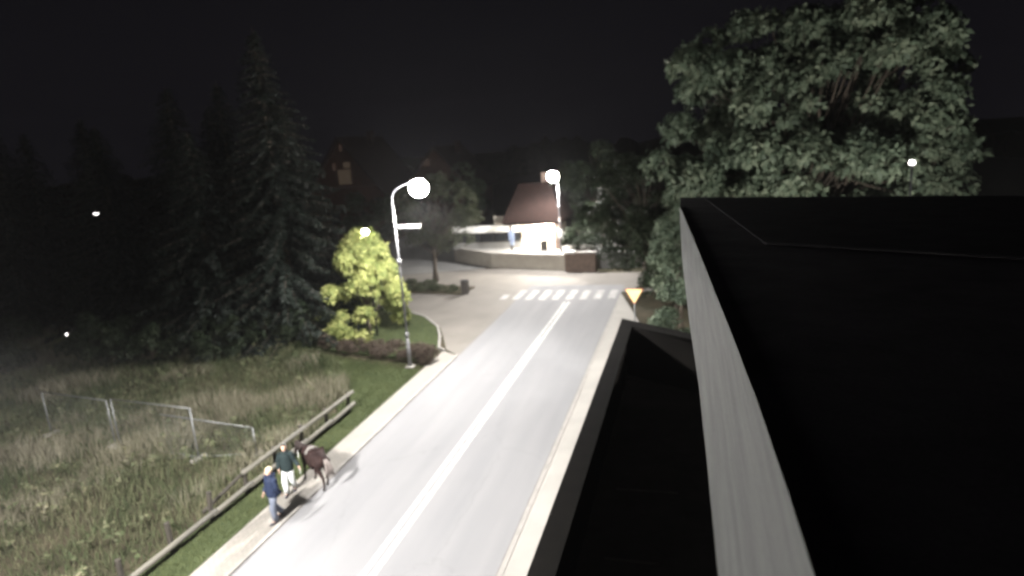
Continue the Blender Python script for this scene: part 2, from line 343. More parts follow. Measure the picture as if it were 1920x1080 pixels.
# lawn strip and lawn island with a curved kerb
LAWN1 = [(-14.6, -40), (-12.82, -40), (-12.82, 27.6), (-19.5, 29.4), (-15.6, 24.0), (-14.4, 22.5)]
struct('verge', MB().prism(LAWN1, -0.1, 0.045), 'lawn_soil')
isl = [(-12.95, 29.2), (-13.3, 31.0), (-14.1, 33.2), (-14.95, 35.0), (-16.7, 37.2), (-19.5, 39.2), (-24, 40.2), (-40, 39.5), (-40, 31.5), (-20, 30.4), (-13.6, 29.0)]
struct('lawn_island', MB().prism(isl, -0.1, 0.07), 'lawn_soil')
m = MB(); edge = [(-12.82, 30.6)] + [(x + 0.02, y) for x, y in isl[1:8]]
for (a, b) in zip(edge[:-1], edge[1:]):
    dx, dy = b[0] - a[0], b[1] - a[1]; L = math.hypot(dx, dy)
    m.box(((a[0] + b[0]) / 2 + 0.05, (a[1] + b[1]) / 2 + 0.05, 0.03), (L, 0.13, 0.16), math.atan2(dy, dx))
struct('island_kerb', m, 'kerb_stone')
# raised forecourt of the kiosk behind its retaining wall
struct('forecourt', MB().prism([(-21.5, 57.0), (-16.9, 53.6), (-10.2, 51.9), (10, 53.5), (10, 75), (-40, 75), (-40, 62)], -0.1, 1.2), 'plaza_paving')
rw = thing('retaining_wall', (-13.5, 52.4, 0), 'long low rendered retaining wall below the lit kiosk forecourt', 'wall')
m = MB(); m.prism([(-21.7, 56.9), (-16.95, 53.35), (-10.15, 51.65), (-10.1, 51.88), (-16.85, 53.58), (-21.5, 57.1)], -0.1, 1.27); m.build('wall_face', 'wall_plaster', rw)
m = MB(); m.prism([(-21.75, 56.87), (-16.98, 53.28), (-10.12, 51.57), (-10.05, 51.92), (-16.8, 53.65), (-21.5, 57.15)], 1.272, 1.34); m.build('coping', 'kerb_stone', rw)

# dark wooded rise that closes the view behind the houses
m = MB(); prevp = None; rw_ = random.Random(4); pts = []
for i in range(260):
    a = R_(-75 + 150 * i / 259); d = 190 + 25 * math.sin(i * 0.13); pts.append((d * math.sin(a) - 10, d * math.cos(a), 7.5 + 3.0 * math.sin(i * 0.061) + 1.6 * math.sin(i * 0.23 + 1) + rw_.uniform(-1.2, 1.6)))
for a, b in zip(pts[:-1], pts[1:]): m.add([(a[0], a[1], -1), (b[0], b[1], -1), (b[0], b[1], b[2]), (a[0], a[1], a[2]), (a[0] * 1.5, a[1] * 1.5, a[2] - 2), (b[0] * 1.5, b[1] * 1.5, b[2] - 2)], [(0, 1, 2, 3), (3, 2, 5, 4)])
struct('hill', m, 'soil')

# ================================================================== NEAR BUILDING
bd = thing('corner_building', (2, 8, 0), 'dark corner building with flat roof, pale metal roof edge and walled terrace', 'building')
zr = lambda x, y: 8.957 - 0.0254 * y
Rt = [(0.44, -2.0), (0.43, 0.6), (0.41, 2.25), (0.40, 2.87), (0.37, 3.9), (0.32, 5.13), (0.24, 6.85), (0.05, 10.82), (-0.14, 14.6), (-0.33, 18.37)]
Lf = [(0.24, -2.0), (0.17, 0.6), (0.11, 2.25), (0.095, 2.87), (0.07, 3.9), (0.035, 5.13), (-0.04, 6.85), (-0.175, 10.82), (-0.26, 14.6), (-0.335, 18.37)]
m = MB(); k = len(Rt)
vs = [(x, y, zr(x, y) + 0.012) for x, y in Rt] + [(x, y, 8.5) for x, y in Lf] + [(x + 0.01, y, 8.485) for x, y in Lf]
fs = [(i, i + 1, k + i + 1, k + i) for i in range(k - 1)] + [(k + i, k + i + 1, 2 * k + i + 1, 2 * k + i) for i in range(k - 1)]
m.add(vs, fs).build('roof_edge_flashing', 'flashing', bd)
rp = [(x + 0.003, y) for x, y in Rt] + [(-0.39, 22.1), (7.41, 17.7), (14, 13.9), (14, -2)]
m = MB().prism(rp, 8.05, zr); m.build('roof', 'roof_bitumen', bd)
m = MB()      # raised rear roof, its left verge and near lip
rr = [(0.36, 21.15), (1.09, 10.95), (3.53, 9.24), (13.9, 2.2), (13.9, 13.5), (7.3, 17.3)]
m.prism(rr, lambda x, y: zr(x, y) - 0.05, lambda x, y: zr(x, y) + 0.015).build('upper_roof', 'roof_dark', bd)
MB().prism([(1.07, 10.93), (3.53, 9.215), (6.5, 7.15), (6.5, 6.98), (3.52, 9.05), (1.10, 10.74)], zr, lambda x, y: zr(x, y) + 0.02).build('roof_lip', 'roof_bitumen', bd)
# walls below the roof
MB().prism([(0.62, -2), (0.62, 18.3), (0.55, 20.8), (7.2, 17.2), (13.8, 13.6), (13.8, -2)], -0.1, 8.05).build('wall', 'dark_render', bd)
# terrace towards the street
MB().prism([(-2.62, -2), (0.64, -2), (0.64, 23.2), (-2.62, 25.2)], -0.1, 1.0).build('terrace_floor', 'terrace_tile', bd)
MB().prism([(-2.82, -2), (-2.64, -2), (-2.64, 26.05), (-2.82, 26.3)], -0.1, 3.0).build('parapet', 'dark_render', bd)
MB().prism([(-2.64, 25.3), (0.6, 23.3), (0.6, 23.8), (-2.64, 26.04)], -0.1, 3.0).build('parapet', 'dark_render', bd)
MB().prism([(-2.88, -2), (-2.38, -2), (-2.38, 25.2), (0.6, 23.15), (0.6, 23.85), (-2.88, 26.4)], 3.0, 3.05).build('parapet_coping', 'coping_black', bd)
MB().prism([(0.45, 20.6), (0.9, 20.6), (0.9, 23.1), (0.45, 23.35)], -0.1, 3.3).build('parapet', 'dark_render', bd)  # unseen wall added to keep the yard lantern's light off the terrace floor
for (x0, x1, y) in ((-2.1, -0.45, 16.3), (-2.05, -0.8, 13.2)):
    MB().box(((x0 + x1) / 2, y, 1.008), (x1 - x0, 0.10, 0.012)).build('joint_strip', 'pale_strip', bd)
for yy in (1.5, 6.5, 11.5, 16.5):          # street side of the ground floor
    f = MB().box((-2.835, yy, 1.45), (0.06, 1.6, 1.5)).build('window', 'white_paint', bd); MB().box((-2.86, yy, 1.45), (0.02, 1.44, 1.34)).build('pane', 'dark_glass', f)

# ================================================================== STREET LAMPS
def street_lamp(px, py, z0, head, hdir, label, power, sign=False, seg=0.07, back=0.7, radius=0.42, pole_mat='lamp_paint'):
    """gooseneck lamp: pole foot, head position (luminaire centre)"""
    t = thing('street_lamp', (px, py, z0), label, 'street lamp', 'street lamps along the road')
    hx, hy, hz = head; top = hz - 0.55
    MB().tube([(px, py, z0), (px, py, z0 + 1.55)], [0.10, 0.085], 12).build('base', pole_mat, t, smooth=True)
    MB().box((px, py, z0 + 0.03), (0.42, 0.42, 0.06)).build('foot_plate', 'kerb_stone', t, bevel=0.01)
    MB().tube([(px, py, z0 + 1.5), (px, py, top)], [0.058, 0.042], 12).build('pole', pole_mat, t, smooth=True)
    MB().loft([(px, py, z0 + 1.5, 0.09, 0.09), (px, py, z0 + 1.6, 0.105, 0.105), (px, py, z0 + 1.72, 0.105, 0.105), (px, py, z0 + 1.8, 0.075, 0.075)], 12).build('collar', pole_mat, t, smooth=True)
    zc = z0 + (hz - z0) * 0.6
    MB().loft([(px, py, zc - 0.12, 0.07, 0.07), (px, py, zc - 0.05, 0.115, 0.115), (px, py, zc + 0.06, 0.115, 0.115), (px, py, zc + 0.14, 0.06, 0.06)], 12).build('collar', pole_mat, t, smooth=True)
    pts = []
    for i in range(11):
        a = math.pi / 2 * i / 10
        pts.append((px + (hx - px) * 0.72 * (1 - math.cos(a)), py + (hy - py) * 0.72 * (1 - math.cos(a)), top + 0.68 * math.sin(a)))
    pts.append((px + (hx - px) * 0.9, py + (hy - py) * 0.9, top + 0.68))
    MB().tube(pts, 0.033, 10).build('arm', pole_mat, t, smooth=True)
    lum = MB().loft([(hx, hy, hz + 0.05, 0.36, 0.36), (hx, hy, hz + 0.13, 0.33, 0.33), (hx, hy, hz + 0.22, 0.17, 0.17), (hx, hy, hz + 0.34, 0.06, 0.06)], 20).build('luminaire', pole_mat, t, smooth=True)
    MB().ball((hx, hy, hz - 0.10), (0.43, 0.43, 0.40), 20, 12).build('diffuser', EM_BRIGHT if py > 20 else EM_LAMP, lum, smooth=True)
    photometry(point('lamp_light', (hx, hy, hz - 0.62), power, radius, (1.0, 0.965, 0.93), t).data, back)
    if sign:
        b = MB().box(((px + hx) / 2 + 0.02, py, zc + 1.68), (1.12, 0.04, 0.16)).build('name_plate', 'white_paint', t, bevel=0.008)
        MB().tube([(px, py, zc + 1.68), (px + 0.1, py, zc + 1.68)], 0.05, 8).build('bracket', pole_mat, b)
    return t
street_lamp(-13.55, 28.0, 0.05, (-12.15, 28.0, 8.9), 1, 'tall grey gooseneck street lamp with white cross plate, rising from the brown hedge', LAMP['main'], sign=True)
street_lamp(-10.75, 53.4, 1.2, (-10.95, 52.6, 7.75), 1, 'grey street lamp above the retaining wall beside the lit kiosk', LAMP['far'])
street_lamp(-13.6, 6.5, 0.05, (-12.3, 6.5, 8.9), 1, 'plain grey gooseneck street lamp on the verge by the wooden rail fence', LAMP['near'], back=0.62)
# box hung on the far lamp's pole
MB().box((-10.72, 53.22, 2.85), (0.42, 0.20, 0.72)).build('sign_box', 'white_paint', bevel=0.02)
tag(bpy.data.objects['sign_box'], 'small white box hung on the pole of the lamp by the kiosk', 'sign box')

def lantern(x, y, z0, hz, label, mat_e, r=0.16, power=0, col=(1, 0.97, 0.82), group='small lanterns shining between the trees'):
    t = thing('post_lantern', (x, y, z0), label, 'lantern', group)
    MB().tube([(x, y, z0), (x, y, hz - r)], [0.06, 0.04], 10).build('pole', 'black_paint', t, smooth=True)
    MB().loft([(x, y, hz - r - 0.08, 0.05, 0.05), (x, y, hz - r, 0.11, 0.11), (x, y, hz - r + 0.04, 0.07, 0.07)], 12).build('holder', 'black_paint', t, smooth=True)
    MB().ball((x, y, hz), r, 14, 10).build('globe', mat_e, t, smooth=True)
    MB().loft([(x, y, hz + r * 0.9, r * 0.7, r * 0.7), (x, y, hz + r * 1.15, 0.02, 0.02)], 12).build('cap', 'black_paint', t, smooth=True)
    if power: point('lamp_light', (x, y, hz - r - 0.25), power, 0.12, col, t)
    return t
lantern(-17.85, 33.0, 0.07, 6.2, 'bright white lantern shining in the top of the yellow tree', EM_LANT, 0.19, LAMP['lantern'])
lantern(-39.97, 36.0, 0, 7.79, 'tall post lantern shining among the dark spruces', EM_DIM, 0.15)
lantern(-38.8, 31.0, 0, 0.6, 'knee-high light glowing on the ground below the dark spruces', EM_DIM, 0.11)
lantern(-24.4, 73.2, 0, 5.85, 'tiny pale lamp behind the square beyond the thin leafy tree', EM_WIN if False else EM_DIM, 0.09)
lantern(6.4, 19.6, 0, 6.2, 'yard lantern behind the dark corner building, below the big tree', EM_DIM, 0.16, LAMP['yard'], (1.0, 0.97, 0.92))
lantern(7.72, 27.0, 0, 8.81, 'white lamp glinting before the leaves of the big round tree', EM_DIM, 0.10)

# ================================================================== YIELD SIGN
ys = thing('yield_sign', (-2.87, 32.0, 0.0), 'yellow yield triangle pointing down on a grey post beside the leafy bushes', 'road sign')
def tri(s_, y, z, cut):
    h = s_ * math.sqrt(3) / 2; c = (-2.85, z)
    P = [(-s_ / 2, h / 3), (s_ / 2, h / 3), (0, -2 * h / 3)]; out_ = []
    for i in range(3):
        a, b, d = Vector(P[i - 1]), Vector(P[i]), Vector(P[(i + 1) % 3])
        out_ += [b + (a - b).normalized() * cut, b + (d - b).normalized() * cut]
    return [(c[0] + p.x, c[1] + p.y) for p in out_]
def plate(P, y0, y1):
    n = len(P); vs = [(x, y0, z) for x, z in P] + [(x, y1, z) for x, z in P]
    return MB().add(vs, [tuple(range(n)), tuple(range(n, 2 * n))[::-1]] + [(i, n + i, n + (i + 1) % n, (i + 1) % n) for i in range(n)])
MB().tube([(-2.85, 32.05, 0), (-2.85, 32.05, 3.0)], 0.035, 10).build('post', 'galvanised', ys, smooth=True)
pl = plate(tri(0.92, 32, 2.74, 0.05), 31.985, 32.0).build('plate', 'sign_red', ys)
plate(tri(0.83, 32, 2.74, 0.03), 31.98, 31.984).build('face', 'sign_yellow', pl)
for zz in (2.62, 2.92): MB().box((-2.85, 32.03, zz), (0.09, 0.05, 0.04)).build('clamp', 'galvanised', ys)

# ================================================================== KIOSK AND FAR HOUSES
kh = thing('kiosk_house', (-13.4, 58, 1.2), 'small brown-roofed house with brightly lit cream porch wall and low white wing', 'house')
MB().box((-13.25, 58.4, 2.45), (3.4, 4.0, 2.5)).build('wall', 'cream_wall', kh)
MB().prism([(-16.2, 55.0), (-11.0, 55.0), (-11.0, 61.5), (-16.2, 61.5)], 3.42, 3.66).build('porch_slab', 'brown_roof', kh)
m = MB(); m.add([(-16.3, 54.9, 3.66), (-10.9, 54.9, 3.66), (-10.9, 61.6, 3.66), (-16.3, 61.6, 3.66), (-15.2, 57.6, 6.9), (-12.2, 57.6, 6.9), (-12.2, 59.4, 6.9), (-15.2, 59.4, 6.9)],
      [(0, 1, 5, 4), (1, 2, 6, 5), (2, 3, 7, 6), (3, 0, 4, 7), (4, 5, 6, 7), (3, 2, 1, 0)]); rf = m.build('roof', 'brown_roof', kh)
MB().box((-12.9, 58.6, 7.2), (0.6, 0.6, 1.1)).build('chimney', 'brick_pier', rf)
MB().box((-11.35, 55.3, 2.3), (0.55, 0.5, 2.24)).build('porch_pillar', 'brick_pier', kh)
MB().box((-15.6, 55.3, 2.3), (0.14, 0.14, 2.24)).build('porch_pillar', 'timber', kh)
f = MB().box((-13.7, 56.37, 2.2), (0.95, 0.06, 2.0)).build('door', 'white_paint', kh); MB().box((-13.4, 56.31, 2.2), (0.04, 0.06, 0.14)).build('handle', 'galvanised', f)
f = MB().box((-14.5, 56.37, 2.55), (0.6, 0.06, 0.9)).build('window', 'white_paint', kh); MB().box((-14.5, 56.33, 2.55), (0.5, 0.02, 0.8)).build('pane', 'cream_wall', f)
pl = MB().tube([(-12.45, 55.6, 3.42), (-12.45, 55.6, 3.32)], 0.16, 14).build('porch_lamp', EM_PORCH, kh)
point('porch_light', (-12.7, 55.45, 3.15), LAMP['kiosk'], 0.1, (1.0, 0.93, 0.82), kh)
# low white wing to the left with a dark window band
MB().box((-18.3, 58.0, 2.2), (6.4, 3.0, 2.0)).build('wing_wall', 'dark_render', kh)
MB().box((-18.3, 56.42, 3.02), (6.6, 0.18, 0.62)).build('wing_fascia', 'white_paint', kh)
for i in range(5):
    f = MB().box((-20.6 + i * 1.22, 56.46, 2.25), (1.08, 0.06, 0.72)).build('window', 'black_paint', kh); MB().box((-20.6 + i * 1.22, 56.42, 2.25), (0.96, 0.02, 0.6)).build('pane', 'dark_glass', f)
MB().box((-18.3, 56.42, 1.5), (6.5, 0.12, 0.6)).build('wing_plinth', 'plaza_paving', kh)
MB().box((-17.1, 57.0, 3.75), (0.9, 0.5, 0.75)).build('roof_box', 'wall_plaster', kh, bevel=0.02)
sg = thing('blue_signboard', (-15.15, 53.9, 1.2), 'pale blue upright signboard on a dark post in front of the kiosk', 'sign')
MB().tube([(-15.15, 53.9, 1.2), (-15.15, 53.9, 3.2)], 0.045, 8).build('post', 'black_paint', sg)
MB().box((-15.17, 53.86, 2.75), (0.52, 0.04, 0.85)).build('board', 'blue_sign', sg, bevel=0.01)
MB().box((-15.12, 53.86, 2.1), (0.36, 0.04, 0.42)).build('lower_board', 'blue_sign', sg, bevel=0.01)
vb = thing('litter_box', (-12.55, 54.9, 1.2), 'dark upright box standing before the bright kiosk wall', 'bin')
MB().box((-12.55, 54.9, 1.66), (0.62, 0.5, 0.86)).build('body', 'bin_dark', vb, bevel=0.03); MB().box((-12.55, 54.9, 2.115), (0.68, 0.56, 0.05)).build('lid', 'black_paint', vb, bevel=0.01)
pr = thing('brick_pier_wall', (-8.9, 51.0, 0), 'short brown brick wall with pale cap stones beside the crossing street', 'wall')
MB().box((-8.75, 51.2, 0.72), (2.5, 0.5, 1.6), -0.06).build('wall_face', 'brick_pier', pr); MB().box((-9.6, 51.2, 1.62), (0.85, 0.6, 0.18), -0.06).build('cap_stone', 'white_paint', pr, bevel=0.02)
MB().box((-8.2, 51.2, 1.57), (1.5, 0.56, 0.08), -0.06).build('cap_stone', 'kerb_stone', pr, bevel=0.02)
bn = thing('litter_bin', (-16.1, 43.7, 0), 'dark square litter bin at the corner of the planting bed on the square', 'bin')
MB().box((-16.1, 43.7, 0.5), (0.5, 0.45, 0.9)).build('body', 'bin_dark', bn, bevel=0.03); MB().box((-16.1, 43.7, 0.99), (0.56, 0.5, 0.07)).build('lid', 'black_paint', bn, bevel=0.02)
for sx in (-1, 1): MB().box((-16.1 + sx * 0.2, 43.7, 0.03), (0.06, 0.4, 0.08)).build('foot', 'black_paint', bn)

def gable_house(name, c, w_, d_, eave, ridge, label, wallm, wins, z0=0.0, balcony=None):
    x, y = c; t = thing(name, (x, y, z0), label, 'house', 'houses far behind the trees')
    poly = [(-w_ / 2, 0), (w_ / 2, 0), (w_ / 2, eave), (0, ridge), (-w_ / 2, eave)]
    n = 5; vs = [(x + p, y, z0 + q) for p, q in poly] + [(x + p, y + d_, z0 + q) for p, q in poly]
    MB().add(vs, [tuple(range(n)), tuple(range(n, 2 * n))[::-1]] + [(i, n + i, n + (i + 1) % n, (i + 1) % n) for i in range(n)]).build('wall', wallm, t)
    th = 0.18; ov = 0.7; sl = (ridge - eave) / (w_ / 2); m = MB()
    for s in (-1, 1):
        a = (x + s * (w_ / 2 + ov), z0 + eave - sl * ov + 0.05); b = (x, z0 + ridge + 0.05)
        q = [(a[0], y - ov, a[1]), (b[0], y - ov, b[1]), (b[0], y + d_ + ov, b[1]), (a[0], y + d_ + ov, a[1])]
        m.add(q + [(p[0], p[1], p[2] + th) for p in q], [(0, 1, 2, 3), (7, 6, 5, 4), (0, 4, 5, 1), (1, 5, 6, 2), (2, 6, 7, 3), (3, 7, 4, 0)])
    r = m.build('roof', 'brown_roof', t); MB().box((x + w_ * 0.2, y + d_ * 0.4, z0 + ridge), (0.6, 0.6, 1.4)).build('chimney', 'brown_roof', r)
    for (wx, wz, ww, wh, em) in wins:
        f = MB().box((x + wx, y - 0.03, z0 + wz), (ww + 0.16, 0.1, wh + 0.16)).build('window', 'timber', t)
        MB().box((x + wx, y - 0.09, z0 + wz), (ww, 0.02, wh)).build('pane', em, f)
    if balcony: MB().box((x, y - 0.6, z0 + balcony), (w_ * 0.9, 1.1, 0.15)).build('balcony', 'timber', t)
    return t
gable_house('timber_house', (-35.2, 62), 8.5, 9, 6.8, 12.2, 'dark timber gable house with a glowing upper window behind the tall spruce', 'timber',
            [(0.1, 8.3, 1.5, 1.5, EM_WIN), (0.5, 9.5, 0.8, 0.6, EM_WIN), (-1.0, 9.4, 0.35, 0.7, EM_WIN2), (0.0, 11.3, 0.3, 0.7, EM_WIN2), (-1.5, 4, 1.0, 1.2, 'dark_glass'), (1.8, 4, 1.0, 1.2, 'dark_glass')], balcony=7.2)
gable_house('timber_house', (-28.0, 70), 7.5, 9, 6.5, 10.6, 'dark house with faintly reddish gable window behind the main street lamp', 'timber',
            [(-1.2, 9.1, 0.9, 0.8, EM_WIN2), (0.6, 5.5, 0.9, 1.1, 'dark_glass')])
gable_house('timber_house', (-60.5, 46), 12, 9, 4.5, 9.0, 'low dark house with tiny dim windows behind the spruces', 'timber',
            [(2.0, 1.3, 0.35, 0.4, EM_WIN2), (4.2, 1.9, 0.35, 0.4, EM_WIN2), (5.0, 1.5, 0.3, 0.35, EM_WIN2), (-2.5, 1.3, 0.5, 0.3, EM_WIN2)])
gable_house('timber_house', (-40.0, 46.5), 9, 8, 4.0, 8.0, 'small dark house with two faint lit windows behind the spruce boughs', 'timber',
            [(-2.6, 0.95, 0.3, 0.45, EM_WIN2), (1.7, 0.9, 0.3, 0.45, EM_WIN2)])
# tube lying on the ground under the spruces
tag(MB().tube([(-38.0, 33.0, 0.35), (-35.4, 33.6, 0.35)], 0.33, 14).build('concrete_pipe', 'wall_plaster', smooth=False), 'short pale pipe lying on the dark ground below the spruces', 'pipe')

# ================================================================== FENCES
fx = lambda y: -13.9 - (22.4 - y) * 0.02
wf = thing('wooden_fence', (-14, 16, 0), 'low wooden rail fence with dark posts between the meadow and the verge', 'fence')
py_ = [22.5, 20.9, 19.2, 17.6, 16.05, 14.45, 12.9, 11.3, 9.7, 8.1, 6.5]
for i, y in enumerate(py_):
    h = 0.92 + random.uniform(-0.05, 0.05); a = random.uniform(-0.03, 0.03)
    MB().tube([(fx(y) - 0.02, y, -0.1), (fx(y) + a, y + a, h)], [0.075, 0.07], 8).build('post', 'wood_post', wf)
for a, b in ((22.75, 19.0), (19.3, 15.85)):
    MB().tube([(fx(a) + 0.12, a, 0.86), (fx((a + b) / 2) + 0.12, (a + b) / 2, 0.83), (fx(b) + 0.12, b, 0.85)], [0.078, 0.082, 0.076], 10).build('rail', 'wood_rail', wf, smooth=True)
prev = 22.7
for a, b in ((22.75, 20.8), (20.98, 19.1), (19.3, 16.0), (16.15, 14.35), (14.5, 11.2), (11.4, 8.0), (8.2, 4.9)):
    dz = random.uniform(-0.03, 0.03)
    MB().tube([(fx(a) + 0.13, a, 0.32 + dz), (fx((a + b) / 2) + 0.13, (a + b) / 2, 0.30), (fx(b) + 0.13, b, 0.31 - dz)], [0.084, 0.092, 0.085], 10).build('rail', 'wood_rail', wf, smooth=True)
# fallen top rail leaning into the weeds
MB().tube([(fx(15.9) + 0.0, 15.9, 0.75), (fx(14.4) - 0.25, 14.4, 0.30)], 0.055, 8).build('rail', 'wood_post', wf)

def panel(a, b, h, label, hb=None):
    hb = hb or h; hq = lambda q: h + (hb - h) * q
    t = thing('fence_panel', (a[0], a[1], 0), label, 'fence', 'wire fence panels standing in the meadow')
    for p, e in ((a, h), (b, hb))[(1 if hb < h else 0):]: MB().tube([(p[0], p[1], 0.0), (p[0], p[1], e)], 0.028, 8).build('post', 'galvanised', t, smooth=True)
    MB().tube([(a[0], a[1], h), (b[0], b[1], hb)], 0.022, 8).build('top_rail', 'galvanised', t, smooth=True)
    MB().tube([(a[0], a[1], 0.12), (b[0], b[1], 0.12)], 0.02, 8).build('bottom_rail', 'galvanised', t, smooth=True)
    m = MB(); n = 34
    for i in range(1, n):
        q = i / n; x, y = a[0] + (b[0] - a[0]) * q, a[1] + (b[1] - a[1]) * q; m.tube([(x, y, 0.12), (x, y, hq(q))], 0.0022, 3, False)
    for i in range(1, 9):
        z = (h - 0.12) * i / 9; z2 = (hb - 0.12) * i / 9; m.tube([(a[0], a[1], 0.12 + z), (b[0], b[1], 0.12 + z2)], 0.0022, 3, False)
    m.build('wire_mesh', 'galvanised', t)['kind'] = 'stuff'
    for p in (a, b)[(1 if hb < h else 0):]: MB().box((p[0], p[1], 0.06), (0.6, 0.2, 0.12), 1.4).build('foot_block', 'kerb_stone', t, bevel=0.01)
panel((-25.83, 19.0), (-21.9, 18.45), 1.92, 'wire fence panel at the dark end of the row in the meadow')
panel((-21.62, 18.4), (-17.5, 17.9), 2.02, 'wire fence panel in the middle of the row, the tallest one')
panel((-18.6, 17.65), (-15.42, 18.45), 1.86, 'sagging wire fence panel sloping down to the wooden rail fence', 1.12)

# ================================================================== VEGETATION
def unit(a): return a / np.maximum(np.linalg.norm(a, axis=-1, keepdims=True), 1e-6)
def leaves(C, Dr, size, per=6, droop=0.35, aspect=0.42, spread=1.0):
    """rosettes of pointed leaves: centres C (N,3), outward directions Dr (N,3)"""
    N = len(C); Dr = unit(Dr); up = np.array([0, 0, 1.0])
    A = unit(np.cross(Dr, up + rng.normal(0, 0.2, (N, 3)))); B = np.cross(Dr, A)
    out_ = []
    for k in range(per):
        q = 2 * np.pi * (k + rng.random(N)) / per
        d = unit(Dr * rng.uniform(0.15, 0.8, (N, 1)) + spread * (A * np.cos(q)[:, None] + B * np.sin(q)[:, None]) - up * droop * rng.uniform(0.3, 1.3, (N, 1)))
        s = unit(np.cross(d, Dr + rng.normal(0, 0.35, (N, 3)))); L = (size * rng.uniform(0.7, 1.25, N))[:, None]
        p0 = C + rng.normal(0, size * 0.25, (N, 3)); nrm = np.cross(s, d)
        out_.append(np.stack([p0, p0 + d * L * 0.5 + s * L * aspect * 0.5 + nrm * L * 0.06, p0 + d * L - up * L * 0.1, p0 + d * L * 0.5 - s * L * aspect * 0.5 + nrm * L * 0.06], 1))
    return np.concatenate(out_)
def crown_points(blobs, n, shell=0.55):
    P = []; D = []; vol = np.array([b[1][0] * b[1][1] * b[1][2] for b in blobs]) ** 0.72; vol /= vol.sum()
    for (c, r), q in zip(blobs, vol):
        k = max(3, int(n * q)); d = unit(rng.normal(size=(k, 3))); rad = rng.uniform(shell, 1.0, (k, 1)) ** 0.6
        d[:, 2] = np.where(d[:, 2] < -0.6, -d[:, 2], d[:, 2])
        P.append(np.array(c) + d * rad * np.array(r)); D.append(unit(d / np.array(r)))
    return np.concatenate(P), np.concatenate(D)
def limbs(base, top, r0, targets):
    m = MB(); b, t = Vector(base), Vector(top)
    k = 7; pts = [b.lerp(t, i / k) + Vector((random.uniform(-1, 1), random.uniform(-1, 1), 0)) * 0.05 * min(i, 3) * (t - b).length / 8 for i in range(k + 1)]
    m.tube(pts, [r0 * 1.35] + [r0 * (1 - 0.85 * i / k) for i in range(1, k + 1)], 10)
    for tg in targets:
        tg = Vector(tg); h = random.uniform(0.25, 0.85); s = b.lerp(t, h)
        if tg.z < s.z: s = b.lerp(t, max(0.2, min(0.9, (tg.z - b.z) / max(0.1, (t.z - b.z)) - 0.1)))
        mid = s.lerp(tg, 0.5) + Vector((random.uniform(-.2, .2), random.uniform(-.2, .2), 0.12 * (tg - s).length))
        rr_ = r0 * 0.42 * (1.1 - h); m.tube([s, mid, tg], [rr_, rr_ * 0.65, rr_ * 0.2], 6)
    return m
def broad_tree(name, base, height, blobs, r0, n, size, m, label, cat='tree', group=None, per=6, droop=0.35, aspect=0.42):
    t = thing(name, base, label, cat, group)
    top = (base[0], base[1], base[2] + height * 0.8)
    limbs(base, top, r0, [b[0] for b in blobs]).build('trunk', 'bark', t, smooth=True)
    P, D = crown_points(blobs, n); np_mesh('crown', leaves(P, D, size, per, droop, aspect), 4, m, t)
    return t
def blobset(c, R, n, r, zmin=None, seed=0, flat=1.0):
    """clump centres spread through an ellipsoid crown"""
    rs = np.random.default_rng(seed); out_ = []
    while len(out_) < n:
        p = rs.uniform(-1, 1, 3)
        l = np.linalg.norm(p)
        if l > 1 or (l < 0.5 and rs.random() < 0.6): continue
        q = np.array(c) + p * np.array(R) * 0.92
        if zmin is not None and q[2] < zmin: continue
        rr_ = r * rs.uniform(0.6, 1.3); out_.append((tuple(q), (rr_, rr_, rr_ * flat * rs.uniform(0.7, 0.95))))
    return out_
# the big tree behind the flat roof
B = blobset((5.5, 34.0, 9.4), (7.0, 4.8, 7.0), 170, 0.74, 4.0, 3) + blobset((5.2, 33.2, 8.0), (7.8, 4.8, 4.0), 70, 0.8, 4.5, 31) + blobset((2.2, 33.5, 13.0), (3.2, 3, 3.0), 24, 0.7, 9, 32) + blobset((8.6, 33.5, 13.2), (3.4, 3, 3.0), 24, 0.7, 9, 33)
broad_tree('broadleaf_tree', (5.4, 34.0, 0), 13, B, 0.34, 12500, 0.34, 'leaf_broad', 'huge round green tree rising behind the flat dark roof', group='leafy trees on the right', per=6, droop=0.5, aspect=0.5)
# dark trees to the right of the crossing
broad_tree('broadleaf_tree', (-3.2, 45.5, 0), 9, blobset((-3.6, 45.5, 5.2), (4.4, 3.6, 4.2), 70, 0.8, 1.2, 5), 0.22, 4200, 0.22, 'leaf_dark', 'dark round tree overhanging the far kerb right of the zebra crossing', group='leafy trees on the right')
broad_tree('broadleaf_tree', (-0.9, 39.5, 0), 7.5, blobset((-1.2, 39.5, 3.9), (2.9, 2.4, 3.6), 46, 0.7, 0.7, 6), 0.16, 3000, 0.2, 'leaf_dark', 'dark bushy tree right behind the yield sign', group='leafy trees on the right')
broad_tree('broadleaf_tree', (-0.6, 33.2, 0), 7.5, blobset((-0.5, 33.2, 4.4), (1.5, 1.5, 2.9), 26, 0.6, 1.0, 8), 0.12, 1900, 0.21, 'leaf_broad', 'slim pale green tree at the far corner of the flat roof', group='leafy trees on the right')
broad_tree('broadleaf_tree', (-9.5, 64.5, 1.2), 9.5, blobset((-8.5, 64.0, 5.6), (5.5, 3.4, 4.6), 46, 1.0, 2.0, 9), 0.25, 2600, 0.26, 'leaf_dark', 'dark tree crown behind the lamp by the kiosk', group='leafy trees on the right')
broad_tree('leafy_shrub', (-1.0, 28.6, 0), 2.6, blobset((-1.0, 28.4, 1.5), (1.6, 1.0, 1.1), 16, 0.42, 0.3, 10), 0.05, 900, 0.2, 'leaf_broad', 'pale green shrub growing behind the end wall of the terrace', 'shrub')
